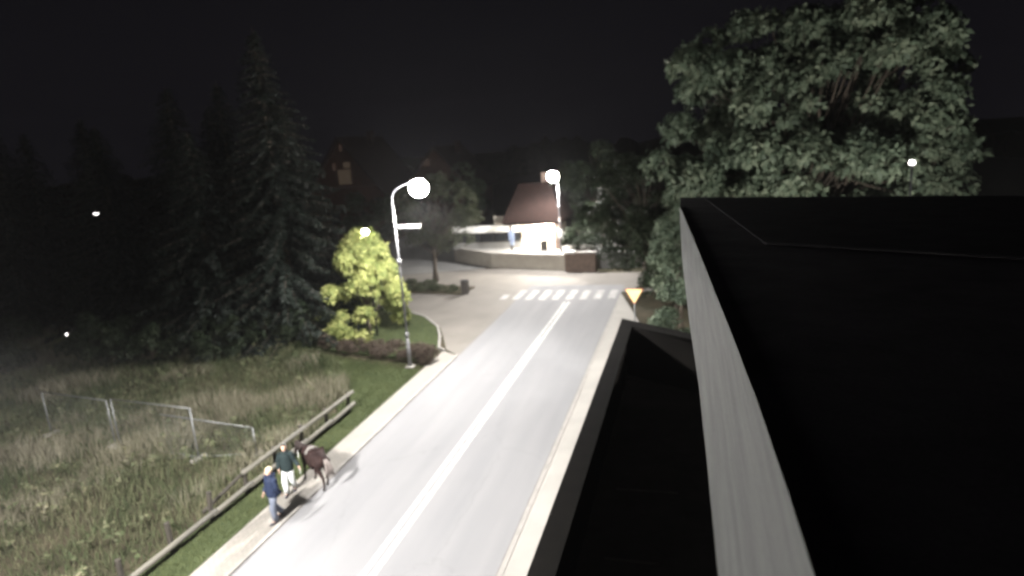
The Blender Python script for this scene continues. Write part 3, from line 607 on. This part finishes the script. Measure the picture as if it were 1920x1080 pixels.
for i, (x, y, h, R) in enumerate([(-9.3, 54.2, 2.6, 1.3), (-7.2, 53.6, 3.2, 1.6), (-4.6, 53.8, 3.0, 1.7), (-8.4, 57.0, 4.2, 1.8)]):
    broad_tree('forecourt_shrub', (x, y, 1.2), h, blobset((x, y, 1.2 + h * 0.52), (R, R * 0.8, h * 0.5), 16, 0.5, 1.35, 120 + i), 0.05, 800, 0.17, 'leaf_dark',
               ['dark shrub just right of the lamp by the kiosk', 'dark shrub behind the short brick wall', 'wide dark shrub beyond the short brick wall', 'tall dark shrub beside the kiosk house'][i], 'shrub', 'shrubs on the kiosk forecourt')
# thin tree on the square
broad_tree('broadleaf_tree', (-20.2, 48.2, 0), 8.5, blobset((-19.5, 48.2, 5.2), (3.3, 2.6, 3.5), 44, 0.7, 2.3, 12), 0.2, 2300, 0.17, 'leaf_square', 'grey-green round tree with a bare trunk on the square', group='trees around the square')
broad_tree('broadleaf_tree', (-24.5, 62.5, 0), 8.5, blobset((-24.0, 62.5, 4.6), (5.5, 2.6, 4.2), 36, 1.0, 1.2, 13), 0.2, 2000, 0.24, 'leaf_dark', 'dark leafy tree behind the square, beside the kiosk wing', group='trees around the square')
broad_tree('broadleaf_tree', (-30.5, 57, 0), 7, blobset((-30.5, 57.5, 4.2), (3.5, 2.5, 3.2), 26, 0.9, 1.6, 14), 0.2, 1400, 0.24, 'leaf_dark', 'dark tree at the back of the square behind the yellow tree', group='trees around the square')
# bright yellow-green tree beside the lamp
B = []
for i in range(64):
    q = ((i + random.random()) / 64) ** 1.15; z = 0.35 + 5.6 * q; R = 2.5 * (1 - q) ** 0.6 + 0.35; a = random.uniform(0, 6.28); rr_ = R * random.uniform(0.3, 1) ** 0.5
    B.append(((-18.75 + 0.5 * q + rr_ * math.cos(a), 33.2 + rr_ * 0.8 * math.sin(a), z), (0.55, 0.55, 0.5)))
broad_tree('young_tree', (-18.4, 33.2, 0.07), 5.5, B, 0.09, 5600, 0.23, 'leaf_yellow', 'glowing yellow-green young tree beside the tall street lamp', per=5, droop=0.7, aspect=0.55)
# brown hedge round the lamp foot, as separate bushes
hp = [(-12.75, 28.6), (-13.1, 29.1), (-13.9, 28.9), (-14.8, 29.2), (-15.7, 29.5), (-16.6, 29.7), (-17.6, 30.0), (-18.6, 30.2), (-19.6, 30.5), (-14.3, 29.8), (-16.1, 30.4)]
for i, (x, y) in enumerate(hp):
    h = random.uniform(0.75, 1.05) if i < 5 else random.uniform(0.55, 0.85)
    broad_tree('hedge_bush', (x, y, 0.03), h, blobset((x, y, h * 0.55), (0.62, 0.5, h * 0.5), 9, 0.24, 0.1, 40 + i), 0.02, 420, 0.085, 'leaf_brown',
               'brown leafy bush in the low hedge around the lamp foot', 'bush', 'bushes of the brown hedge', per=5)
# planting bed on the corner of the square
for i, (x, y) in enumerate([(-17.2, 44.1), (-18.3, 44.3), (-19.5, 44.5), (-20.7, 44.7), (-21.9, 45.0), (-21.5, 46.6), (-20.2, 46.4)]):
    h = random.uniform(0.35, 0.6)
    broad_tree('low_bush', (x, y, 0.0), h, blobset((x, y, h * 0.5), (0.75, 0.55, h * 0.45), 8, 0.22, 0.08, 60 + i), 0.02, 260, 0.1, 'leaf_square',
               'low grey-green bush in the planting bed on the square', 'bush', 'bushes of the planting bed', per=5)
struct('planting_bed', MB().prism([(-16.4, 43.4), (-16.0, 45.6), (-22.8, 47.6), (-23.4, 44.6)], -0.05, 0.09), 'soil')

# dark leafy understorey at the foot of the spruces
for i, (x, y, h, R) in enumerate([(-21.2, 31.6, 2.6, 1.5), (-23.4, 30.4, 2.2, 1.6), (-26.0, 29.6, 2.4, 1.8), (-29.2, 29.3, 2.0, 1.8), (-20.2, 33.5, 3.0, 1.3), (-33, 29.4, 2.2, 2.0)]):
    broad_tree('understorey_shrub', (x, y, 0), h, blobset((x, y, h * 0.5), (R, R * 0.8, h * 0.5), 16, 0.5, 0.2, 80 + i), 0.05, 800, 0.17, 'leaf_dark',
               ['dark shrub under the tallest spruce, next to the yellow tree', 'dark shrub at the end of the brown hedge, under the tallest spruce', 'dark shrub at the meadow edge below the broad spruce',
                'low wide shrub at the meadow edge in front of the spruce row', 'upright dark shrub directly behind the yellow tree', 'wide dark shrub near the short pale pipe'][i], 'shrub', 'shrubs below the spruces')
SL = ['dark thicket shrub beside the broad spruce at the meadow edge', 'dark thicket shrub between the fence panels and the spruces', 'tallest thicket shrub at the dark back of the meadow', 'dark thicket shrub in front of the short pale pipe',
      'dark thicket shrub next to the knee-high light', 'dark thicket shrub at the far dark end of the meadow', 'broad thicket shrub at the outer corner of the meadow']
for i, (x, y, h, R) in enumerate([(-25.2, 28.2, 1.9, 1.6), (-28.4, 27.2, 2.2, 1.9), (-31.8, 26.8, 2.9, 2.0), (-34.6, 29.6, 1.6, 1.6), (-41.5, 29.6, 2.2, 1.8), (-43.5, 27.0, 2.6, 2.2), (-36.5, 25.6, 1.5, 1.7)]):
    broad_tree('thicket_shrub', (x, y, 0), h, blobset((x, y, h * 0.5), (R, R * 0.8, h * 0.5), 18, 0.5, 0.2, 180 + i), 0.05, 900, 0.16, 'leaf_dark', SL[i], 'shrub', 'thicket at the back of the meadow')
def spruce(x, y, h, R, label, seed, z_low=0.8, n=150):
    rs = np.random.default_rng(seed); t = thing('spruce_tree', (x, y, 0), label, 'spruce', 'tall dark spruces on the left')
    m = MB().tube([(x, y, -0.1), (x, y, h * 0.5), (x, y, h)], [0.26 * h / 15, 0.15 * h / 15, 0.01], 9)
    Q = []
    for i in range(n):
        q = (i + rs.random()) / n; z = z_low + (h * 0.985 - z_low) * q ** 1.05; L = R * (1 - q) ** 0.8 * rs.uniform(0.7, 1.12) + 0.12
        a = i * 2.39996 + rs.uniform(-0.3, 0.3); k = max(5, int(L * 9)); s = np.linspace(0.12, 1, k)
        d = np.array([math.cos(a), math.sin(a), 0]); sag = -0.34 * L * s ** 1.5 + 0.16 * L * np.maximum(0, s - 0.65) * 1.6
        pts = np.array([x, y, z]) + d * (s * L)[:, None]; pts[:, 2] += sag
        m.tube([(x, y, z), tuple(pts[k // 2]), tuple(pts[-1])], [0.035, 0.02, 0.006], 4, False)
        side = np.array([-d[1], d[0], 0])
        for sg_ in (-1, 1, -1, 1):                        # twigs hanging to both sides
            l = (0.22 + 0.30 * L / R * (1 - s * 0.55)) * rs.uniform(0.7, 1.3, k); w_ = l * rs.uniform(0.20, 0.34, k)
            dr = unit(side * sg_ + d * rs.uniform(0.1, 0.9, (k, 1)) + np.array([0, 0, -1]) * rs.uniform(0.25, 1.3, (k, 1)))
            sv = unit(np.cross(dr, rs.normal(0, 1, (k, 3)))); p0 = pts + rs.normal(0, 0.05, (k, 3))
            Q.append(np.stack([p0, p0 + dr * (l * 0.45)[:, None] + sv * (w_ * 0.5)[:, None], p0 + dr * l[:, None], p0 + dr * (l * 0.5)[:, None] - sv * (w_ * 0.5)[:, None]], 1))
    m.build('trunk', 'bark', t); np_mesh('crown', np.concatenate(Q), 4, 'needles', t)
    return t
spruce(-23.4, 33.2, 17.8, 5.7, 'tallest dark spruce, beside the yellow tree', 1, n=300)
spruce(-27.4, 31.5, 12.5, 5.0, 'broad dark spruce just left of the tallest one', 2, n=230)
spruce(-31.5, 35.0, 15.5, 5.4, 'dark spruce in the middle of the spruce row', 3, n=240)
spruce(-36.5, 34.0, 13.5, 5.2, 'dark spruce above the short pale pipe', 7, n=220)
spruce(-42.5, 38.5, 14.5, 5.4, 'dark spruce beside the tall post lantern', 4, n=200)
spruce(-50.0, 40.0, 14.0, 5.0, 'dark spruce at the far end of the row', 5, n=180)
spruce(-27.5, 41.0, 14.5, 4.4, 'slim dark spruce standing behind the others', 6, n=200)
spruce(-46.5, 34.5, 12.5, 4.6, 'dark spruce on the open side of the post lantern', 9, n=180)
spruce(-57.0, 43.0, 15.5, 5.2, 'dark spruce before the low house with tiny windows', 10, n=170)
spruce(-30.5, 38.5, 16.0, 5.0, 'tall dark spruce half hidden behind the spruce row', 12, n=220)
spruce(-36.0, 44.0, 15.0, 5.0, 'dark spruce before the small house with faint windows', 8, n=180)

# grass: verge, lawn, meadow
def inside(poly, P):
    x, y = P[:, 0], P[:, 1]; r = np.zeros(len(P), bool); n = len(poly)
    for i in range(n):
        x1, y1 = poly[i]; x2, y2 = poly[i - 1]
        c = ((y1 > y) != (y2 > y)) & (x < (x2 - x1) * (y - y1) / (y2 - y1 + 1e-12) + x1); r ^= c
    return r
def scatter(poly, n):
    a = np.array(poly); lo, hi = a.min(0), a.max(0); out_ = np.zeros((0, 2))
    while len(out_) < n:
        P = rng.uniform(lo, hi, (n, 2)); out_ = np.concatenate([out_, P[inside(poly, P)]])
    return out_[:n]
def blades(P, z, h, wd, lean):
    n = len(P); a = rng.uniform(0, 6.283, n); d = np.stack([np.cos(a), np.sin(a), np.zeros(n)], 1); b = rng.uniform(0, 6.283, n)
    l = np.stack([np.cos(b), np.sin(b), np.zeros(n)], 1) * (lean * rng.random(n) * h)[:, None]
    p = np.concatenate([P, np.broadcast_to(np.asarray(z, float), (n,))[:, None]], 1)
    up = np.array([0, 0, 1.0]); wv = d * (wd * np.ones(n))[:, None]
    mid = p + up * (h * 0.55)[:, None] + l * 0.35; tip = p + up * (h * 0.95)[:, None] + l
    return np.stack([p - wv, p + wv, mid + wv * 0.7, tip, mid - wv * 0.7], 1)
def vnoise(P, s, seed):
    rs = np.random.default_rng(seed); v = np.zeros(len(P))
    for k in range(6):
        a = rs.uniform(0, 6.28); f = s * rs.uniform(0.6, 2.2); v += np.sin(P[:, 0] * math.cos(a) * f + P[:, 1] * math.sin(a) * f + rs.uniform(0, 6.28))
    return v / 6
V1 = [(-14.6, 4), (-12.84, 4), (-12.84, 28.2), (-19.5, 29.6), (-15.6, 24.0), (-14.4, 22.5)]
P = scatter(V1, 34000); tag(np_mesh('verge_grass', blades(P, 0.04, rng.uniform(0.04, 0.11, len(P)), 0.009, 0.6), 5, 'lawn'), 'short green grass on the verge along the pavement', 'grass', kind='stuff')
P = scatter(isl[:8] + [(-24, 31.5), (-14, 29.6)], 16000); tag(np_mesh('lawn_grass', blades(P, 0.065, rng.uniform(0.04, 0.10, len(P)), 0.012, 0.6), 5, 'lawn'), 'mown grass on the lawn island behind the lamp', 'grass', kind='stuff')
MEA = [(-46, 6), (-14.25, 6), (-14.1, 22.6), (-15.5, 25.5), (-18.5, 29.2), (-24, 31), (-46, 33)]
P = scatter(MEA, 90000); nz = vnoise(P, 0.9, 2); near = np.clip((30 - P[:, 1]) / 20, 0.3, 1)
hh = np.clip(0.34 + 0.30 * nz + rng.normal(0, 0.09, len(P)), 0.08, 0.95)
tag(np_mesh('meadow_grass', blades(P, -0.02, hh, 0.011, 0.7), 5, 'meadow'), 'tall uneven green grass of the dark meadow', 'grass', kind='stuff')
P = scatter(MEA, 75000); nz = vnoise(P, 0.75, 5); P = P[nz > 0.16]; nz = nz[nz > 0.16]
hh = np.clip(0.62 + 1.3 * (nz - 0.16) + rng.normal(0, 0.12, len(P)), 0.2, 1.3)
tag(np_mesh('dry_grass', blades(P, -0.02, hh, 0.009, 0.55), 5, 'dry_grass'), 'pale dry grass in tufts across the meadow', 'grass', kind='stuff')
# leafy weeds
P = scatter(MEA, 2600); nz = vnoise(P, 0.6, 9); P = P[nz > -0.1]
C = np.concatenate([P, rng.uniform(0.15, 0.8, (len(P), 1))], 1)
tag(np_mesh('meadow_weeds', leaves(C, np.tile([0, 0, 1.0], (len(C), 1)) + rng.normal(0, 0.4, (len(C), 3)), 0.15, 7, 0.2, 0.4), 4, 'meadow'), 'broad-leaved weeds among the meadow grass', 'weeds', kind='stuff')

# ================================================================== PEOPLE AND PONY
def skin(name, J, E, m, parent, sub=2, root=0):
    me = bpy.data.meshes.new(name + '_cage'); keys = list(J); ix = {k: i for i, k in enumerate(keys)}
    me.from_pydata([J[k][0] for k in keys], [(ix[a], ix[b]) for a, b in E], [])
    o = bpy.data.objects.new(name + '_cage', me); COL.objects.link(o)
    md = o.modifiers.new('skin', 'SKIN'); md.use_smooth_shade = True
    for i, k in enumerate(keys):
        r = J[k][1]; me.skin_vertices[0].data[i].radius = r if hasattr(r, '__len__') else (r, r)
        me.skin_vertices[0].data[i].use_root = (i == root)
    o.modifiers.new('sub', 'SUBSURF').levels = sub; o.modifiers['sub'].render_levels = sub
    dg = bpy.context.evaluated_depsgraph_get(); dg.update()
    res = bpy.data.meshes.new_from_object(o.evaluated_get(dg)); res.name = name
    bpy.data.objects.remove(o); res.materials.clear(); res.materials.append(MATS[m])
    return res
def join_into(res, mb):
    bm = bmesh.new(); bm.from_mesh(res); t = bpy.data.meshes.new('tmp'); t.from_pydata(mb.v, [], mb.f); bm.from_mesh(t)
    for f in bm.faces: f.smooth = True
    bm.to_mesh(res); bm.free(); bpy.data.meshes.remove(t); return res
def obj(name, me, parent):
    o = bpy.data.objects.new(name, me); COL.objects.link(o); o.parent = parent; return o
O0 = (0, 0, 0)
def person(loc, face, label, jacket, legs, hair, stride, arms, hood=False, flare=1.0, hair_long=False, scale=1.0, puff=True):
    """local -Y is forward"""
    t = thing('person', loc, label, 'person', 'people walking on the pavement', rz=math.atan2(face[1], face[0]) + math.pi / 2); t.scale = (scale,) * 3
    s = stride
    J = {'pel': ((0, 0, .95), (.13, .10)), 'waist': ((0, 0, 1.10), (.12, .09)), 'chest': ((0, 0, 1.28), (.145, .10)), 'nb': ((0, 0, 1.45), .07), 'neck': ((0, -.01, 1.53), .052), 'skull': ((0, -.015, 1.60), .06)}
    E = [('pel', 'waist'), ('waist', 'chest'), ('chest', 'nb'), ('nb', 'neck'), ('neck', 'skull')]
    A = {}
    for sd, n in ((-1, 'l'), (1, 'r')):
        q = s * sd
        J['h' + n] = ((.085 * sd, 0, .90), .088); J['k' + n] = ((.095 * sd, -.05 - .22 * q, .50), .045); J['a' + n] = ((.095 * sd, .04 - .36 * q + (0.1 if q < 0 else 0), .09 + (0.05 if q < 0 else 0)), .030)
        J['t' + n] = ((.105 * sd, J['a' + n][0][1] - .15, .04 + (0.02 if q < 0 else 0)), .032)
        E += [('pel', 'h' + n), ('h' + n, 'k' + n), ('k' + n, 'a' + n), ('a' + n, 't' + n)]
        el, wr = arms[n]; J['s' + n] = ((.165 * sd, 0, 1.38), .045); J['e' + n] = (el, .044); J['w' + n] = (wr, .028)
        el, wr = Vector(el), Vector(wr); d = (wr - el).normalized(); pm = wr + d * .075; J['p' + n] = (tuple(pm), (.034, .022))
        E += [('chest', 's' + n), ('s' + n, 'e' + n), ('e' + n, 'w' + n), ('w' + n, 'p' + n)]
        A[n] = (wr, d, pm, sd)
    me = skin('person_body', J, E, 'skin', t)
    mb = MB()
    for n, (wr, d, pm, sd) in A.items():                 # fingers and thumb
        sdv = d.cross(Vector((1, 0, 0))); sdv = sdv.normalized() if sdv.length > .1 else Vector((0, 1, 0)); curl = Vector((-sd, 0, 0)) * 0.5
        for k, L in enumerate((.066, .076, .072, .056)):
            b = pm + sdv * (k - 1.5) * .019 + d * .015; mid = b + d * L * .55; tip = mid + (d + curl).normalized() * L * .5
            mb.tube([b, mid, tip], [.010, .009, .007], 6)
        b = pm - d * .05 - sdv * .03; mb.tube([b, b - sdv * .028 + d * .03, b - sdv * .03 + d * .062], [.012, .011, .008], 6)
    # head with face
    hc = (0, -.025, 1.635)
    mb.loft([(0, -.03 , 1.515, .03, .035), (0, -.045, 1.53, .048, .055), (0, -.035, 1.565, .064, .082), (0, -.025, 1.61, .072, .092), (0, -.015, 1.66, .075, .097), (0, -.01, 1.70, .068, .088), (0, -.005, 1.73, .045, .058), (0, 0, 1.742, .012, .016)], 16)
    mb.tube([(0, -.118, 1.645), (0, -.135, 1.605), (0, -.118, 1.597)], [.008, .014, .009], 6)
    for sd in (-1, 1): mb.ball((sd * .076, -.01, 1.625), (.012, .022, .033), 8, 6)
    join_into(me, mb); body = obj('body', me, t)
    for sd in (-1, 1): MB().ball((sd * .031, -.108, 1.638), (.012, .009, .008), 8, 6).build('eye', 'dark_hair', body, origin=O0)
    MB().ball((0, -.112, 1.567), (.024, .008, .007), 8, 6).build('mouth', 'lip', body, origin=O0)
    # clothes
    rg = []; n = 9
    for i in range(n * 2 + 1):
        q = i / (n * 2); z = .84 + q * .60; bul = (.012 if i % 2 else 0) if puff else 0
        rx = .185 + .015 * math.sin(q * 3.1) - .02 * q + bul if q < .93 else .165 - (q - .93) * .7; ry = .135 + bul + .01 * math.sin(q * 3.1) if q < .93 else .125 - (q - .93) * .5
        rg.append((0, 0, z, rx * flare, ry * flare))
    m = MB().loft(rg + [(0, -.005, 1.475, .085, .085)], 20); jk = m.build('jacket', jacket, t, smooth=True, origin=O0)
    for n_ in 'lr':
        s_, e_, w_ = Vector(J['s' + n_][0]), Vector(J['e' + n_][0]), Vector(J['w' + n_][0]); pts = []; rad = []
        for i in range(13):
            q = i / 12; pts.append(s_.lerp(e_, q * 2) if q < .5 else e_.lerp(w_, q * 2 - 1)); rad.append((.092 - .036 * q + (.008 if puff and i % 2 else 0)))
        MB().tube([s_ + Vector((-.05 if s_.x > 0 else .05, 0, .015))] + pts, [.085] + rad, 10).build('sleeve', jacket, jk, smooth=True, origin=O0)
    MB().loft([(0, 0, 1.43, .10, .10), (0, .0, 1.49, .095, .10), (0, .01, 1.52, .08, .085)], 14).build('collar', jacket, jk, smooth=True, origin=O0)
    if hood: MB().ball((0, .11, 1.46), (.11, .07, .09), 12, 8).build('hood', jacket, jk, smooth=True, origin=O0)
    m = MB().loft([(0, 0, .80, .155, .12), (0, 0, .90, .165, .125), (0, 0, 1.0, .15, .115)], 16)
    wide = 1.35 if flare > 1.0 else 1.0
    for n_ in 'lr':
        h_, k_, a_ = (Vector(J[q + n_][0]) for q in 'hka')
        m.tube([h_ + Vector((0, 0, .03)), h_.lerp(k_, .5), k_, k_.lerp(a_, .5), a_ + Vector((0, 0, .01))], [.105, .095, .074 * wide, .066 * wide, .062 * wide], 12)
    m.build('trousers', legs, t, smooth=True, origin=O0)
    for n_ in 'lr':
        a_ = Vector(J['a' + n_][0]); f_ = Vector(J['t' + n_][0])
        b = Vector((a_.x, a_.y + .06, f_.z)); e = Vector((f_.x, f_.y - .07, f_.z - .005))
        MB().tube([b, b.lerp(e, .3), b.lerp(e, .7), e], [.038, .046, .046, .024], 10).build('shoe', 'shoe', t, smooth=True, origin=O0)
    m = MB().loft([(0, .02, 1.60 if not hair_long else 1.47, .07, .06), (0, .022, 1.63, .082, .085), (0, .012, 1.67, .086, .098), (0, .0, 1.715, .078, .094), (0, 0, 1.745, .05, .064), (0, 0, 1.757, .012, .015)], 16)
    if hair_long: m.loft([(0, .06, 1.36, .05, .02), (0, .075, 1.45, .085, .035), (0, .06, 1.6, .08, .05)], 12)
    m.build('hair', hair, t, smooth=True, origin=O0)
    return t
ARM1 = {'l': ((-.25, .05, 1.14), (-.25, -.10, .93)), 'r': ((.25, -.02, 1.14), (.24, .10, .93))}
ARM2 = {'l': ((-.25, .02, 1.14), (-.22, -.14, .97)), 'r': ((.27, -.02, 1.15), (.40, -.20, 1.02))}
person((-12.02, 14.75, 0.034), (-0.35, -1.0), 'blond person in a navy quilted jacket and grey-blue jeans walking on the pavement', 'navy_puffer', 'jeans', 'blond_hair', 0.35, ARM1, hood=True, flare=1.12)
bpy.data.objects['person'].name = 'person'
person((-12.50, 16.2, 0.034), (0.45, -1.0), 'dark-haired person in a black-green jacket and white trousers beside the pony', 'dark_jacket', 'white_trousers', 'dark_hair', -0.3, ARM2, hair_long=True, flare=1.06, puff=False)

pony = thing('pony', (-12.05, 17.0, 0.034), 'dark brown pony with pale tail standing on the pavement beside two people', 'pony', rz=math.atan2(0.47, -0.88))
pony.scale = (0.95,) * 3
J = {'barrel': ((0, 0, 1.00), (.31, .33)), 'loin': ((-.30, 0, 1.04), (.29, .30)), 'rump': ((-.60, 0, 1.05), (.26, .25)), 'dock': ((-.76, 0, 1.05), .10),
     'chest': ((.34, 0, 1.02), (.23, .27)), 'nb': ((.56, 0, 1.06), (.15, .21)), 'nm': ((.78, 0, 1.12), (.11, .16)), 'poll': ((1.0, 0, 1.16), (.085, .11)), 'jaw': ((1.10, 0, 1.03), (.075, .11)), 'nose': ((1.20, 0, .88), (.058, .075)), 'muz': ((1.26, 0, .79), (.052, .055))}
E = [('barrel', 'loin'), ('loin', 'rump'), ('rump', 'dock'), ('barrel', 'chest'), ('chest', 'nb'), ('nb', 'nm'), ('nm', 'poll'), ('poll', 'jaw'), ('jaw', 'nose'), ('nose', 'muz')]
for sd, n in ((-1, 'l'), (1, 'r')):
    f = .10 * sd
    J.update({'fs' + n: ((.38, .13 * sd, .84), (.10, .12)), 'fe' + n: ((.38 + f * .3, .14 * sd, .66), .072), 'fk' + n: ((.40 + f, .135 * sd, .40), .046), 'ff' + n: ((.38 + f * 1.2, .135 * sd, .13), .034), 'fh' + n: ((.43 + f * 1.2, .135 * sd, .045), .042),
              'hs' + n: ((-.56, .15 * sd, .88), (.15, .19)), 'hk' + n: ((-.46 - f * .5, .16 * sd, .70), (.085, .10)), 'hh' + n: ((-.68 - f, .145 * sd, .45), .05), 'hf' + n: ((-.65 - f * 1.2, .14 * sd, .14), .035), 'ho' + n: ((-.60 - f * 1.2, .14 * sd, .045), .042)})
    E += [('chest', 'fs' + n), ('fs' + n, 'fe' + n), ('fe' + n, 'fk' + n), ('fk' + n, 'ff' + n), ('ff' + n, 'fh' + n), ('rump', 'hs' + n), ('hs' + n, 'hk' + n), ('hk' + n, 'hh' + n), ('hh' + n, 'hf' + n), ('hf' + n, 'ho' + n)]
me = skin('pony_body', J, E, 'pony_coat', pony); mb = MB()
for sd in (-1, 1): mb.loft([(.99, .055 * sd, 1.22, .03, .02), (.985, .065 * sd, 1.28, .034, .018), (.99, .07 * sd, 1.35, .006, .006)], 8)
join_into(me, mb); pb = obj('body', me, pony)
for sd in (-1, 1): MB().ball((1.09, .078 * sd, 1.08), (.018, .012, .016), 8, 6).build('eye', 'dark_hair', pb, origin=O0)
for k in ('fh', 'ho'):
    for n in 'lr':
        c = J[k + n][0]; MB().loft([(c[0] + .012, c[1], 0.0, .062, .055), (c[0], c[1], .075, .046, .042)], 12).build('hoof', 'hoof', pony, smooth=True, origin=O0)
m = MB()
for i in range(9):
    a = (i - 4) * .018; m.tube([(-.80, a * .5, 1.10), (-.93, a, 1.0), (-1.0, a * 1.6, .78), (-1.02 + abs(a) * .3, a * 2.6, .52 + random.uniform(-.06, .06))], [.03, .035, .035, .006], 6)
m.build('tail', 'pony_tail', pony, smooth=True, origin=O0)
m = MB()
for i in range(22):
    q = i / 21; x = .42 + .58 * q; z = 1.29 + .01 * q; m.tube([(x, -.01, z - .02), (x + .02, .06, z - .03), (x + .04, .13, z - .17 - random.uniform(0, .05))], [.03, .026, .006], 5)
m.build('mane', 'pony_hair', pony, smooth=True, origin=O0)
MB().loft([(.02, 0, 1.16, .25, .272), (.02, 0, 1.24, .22, .235), (.02, 0, 1.31, .17, .13), (.02, 0, 1.335, .12, .05)], 18).build('saddle_cloth', 'saddle_cloth', pony, smooth=True, origin=O0)
MB().tube([(1.135, -.085, .99), (1.16, 0, 1.05), (1.135, .085, .99), (1.10, 0, .90), (1.135, -.085, .99)], .010, 6).build('halter', 'black_paint', pony, origin=O0)

hm = Matrix.Translation(pony.location) @ Matrix.Rotation(pony.rotation_euler[2], 4, 'Z') @ Matrix.Scale(pony.scale[0], 4)
p2 = [o for o in bpy.data.objects if o.name.startswith('person') and o.parent is None][-1]
pm_ = Matrix.Translation(p2.location) @ Matrix.Rotation(p2.rotation_euler[2], 4, 'Z')
a_ = pm_ @ Vector((.44, -.26, .985)); b_ = hm @ Vector((1.10, 0, .90)); c_ = (a_ + b_) / 2 - Vector((0, 0, 0.18))
tag(MB().tube([a_ - Vector((0, 0, .22)), a_, a_.lerp(c_, .6), c_, c_.lerp(b_, .5) - Vector((0, 0, .04)), b_], 0.009, 6).build('lead_rope', 'white_wool', smooth=True), 'thin pale lead rope slung from the hand of the person to the pony halter', 'rope')

# ================================================================== AIR
HAZE = 0.00024
if HAZE:
    m = bpy.data.materials.new('haze_air'); m.use_nodes = True; nt = m.node_tree; nt.nodes.clear()
    v = nt.nodes.new('ShaderNodeVolumePrincipled'); v.inputs['Color'].default_value = (0.9, 0.9, 0.92, 1); v.inputs['Density'].default_value = HAZE
    v.inputs['Anisotropy'].default_value = 0.3
    o = nt.nodes.new('ShaderNodeOutputMaterial'); nt.links.new(v.outputs[0], o.inputs['Volume']); MATS['haze_air'] = m
    hz = MB().box((0, 40, 9.0), (220, 190, 22)).build('haze', 'haze_air'); hz['kind'] = 'stuff'
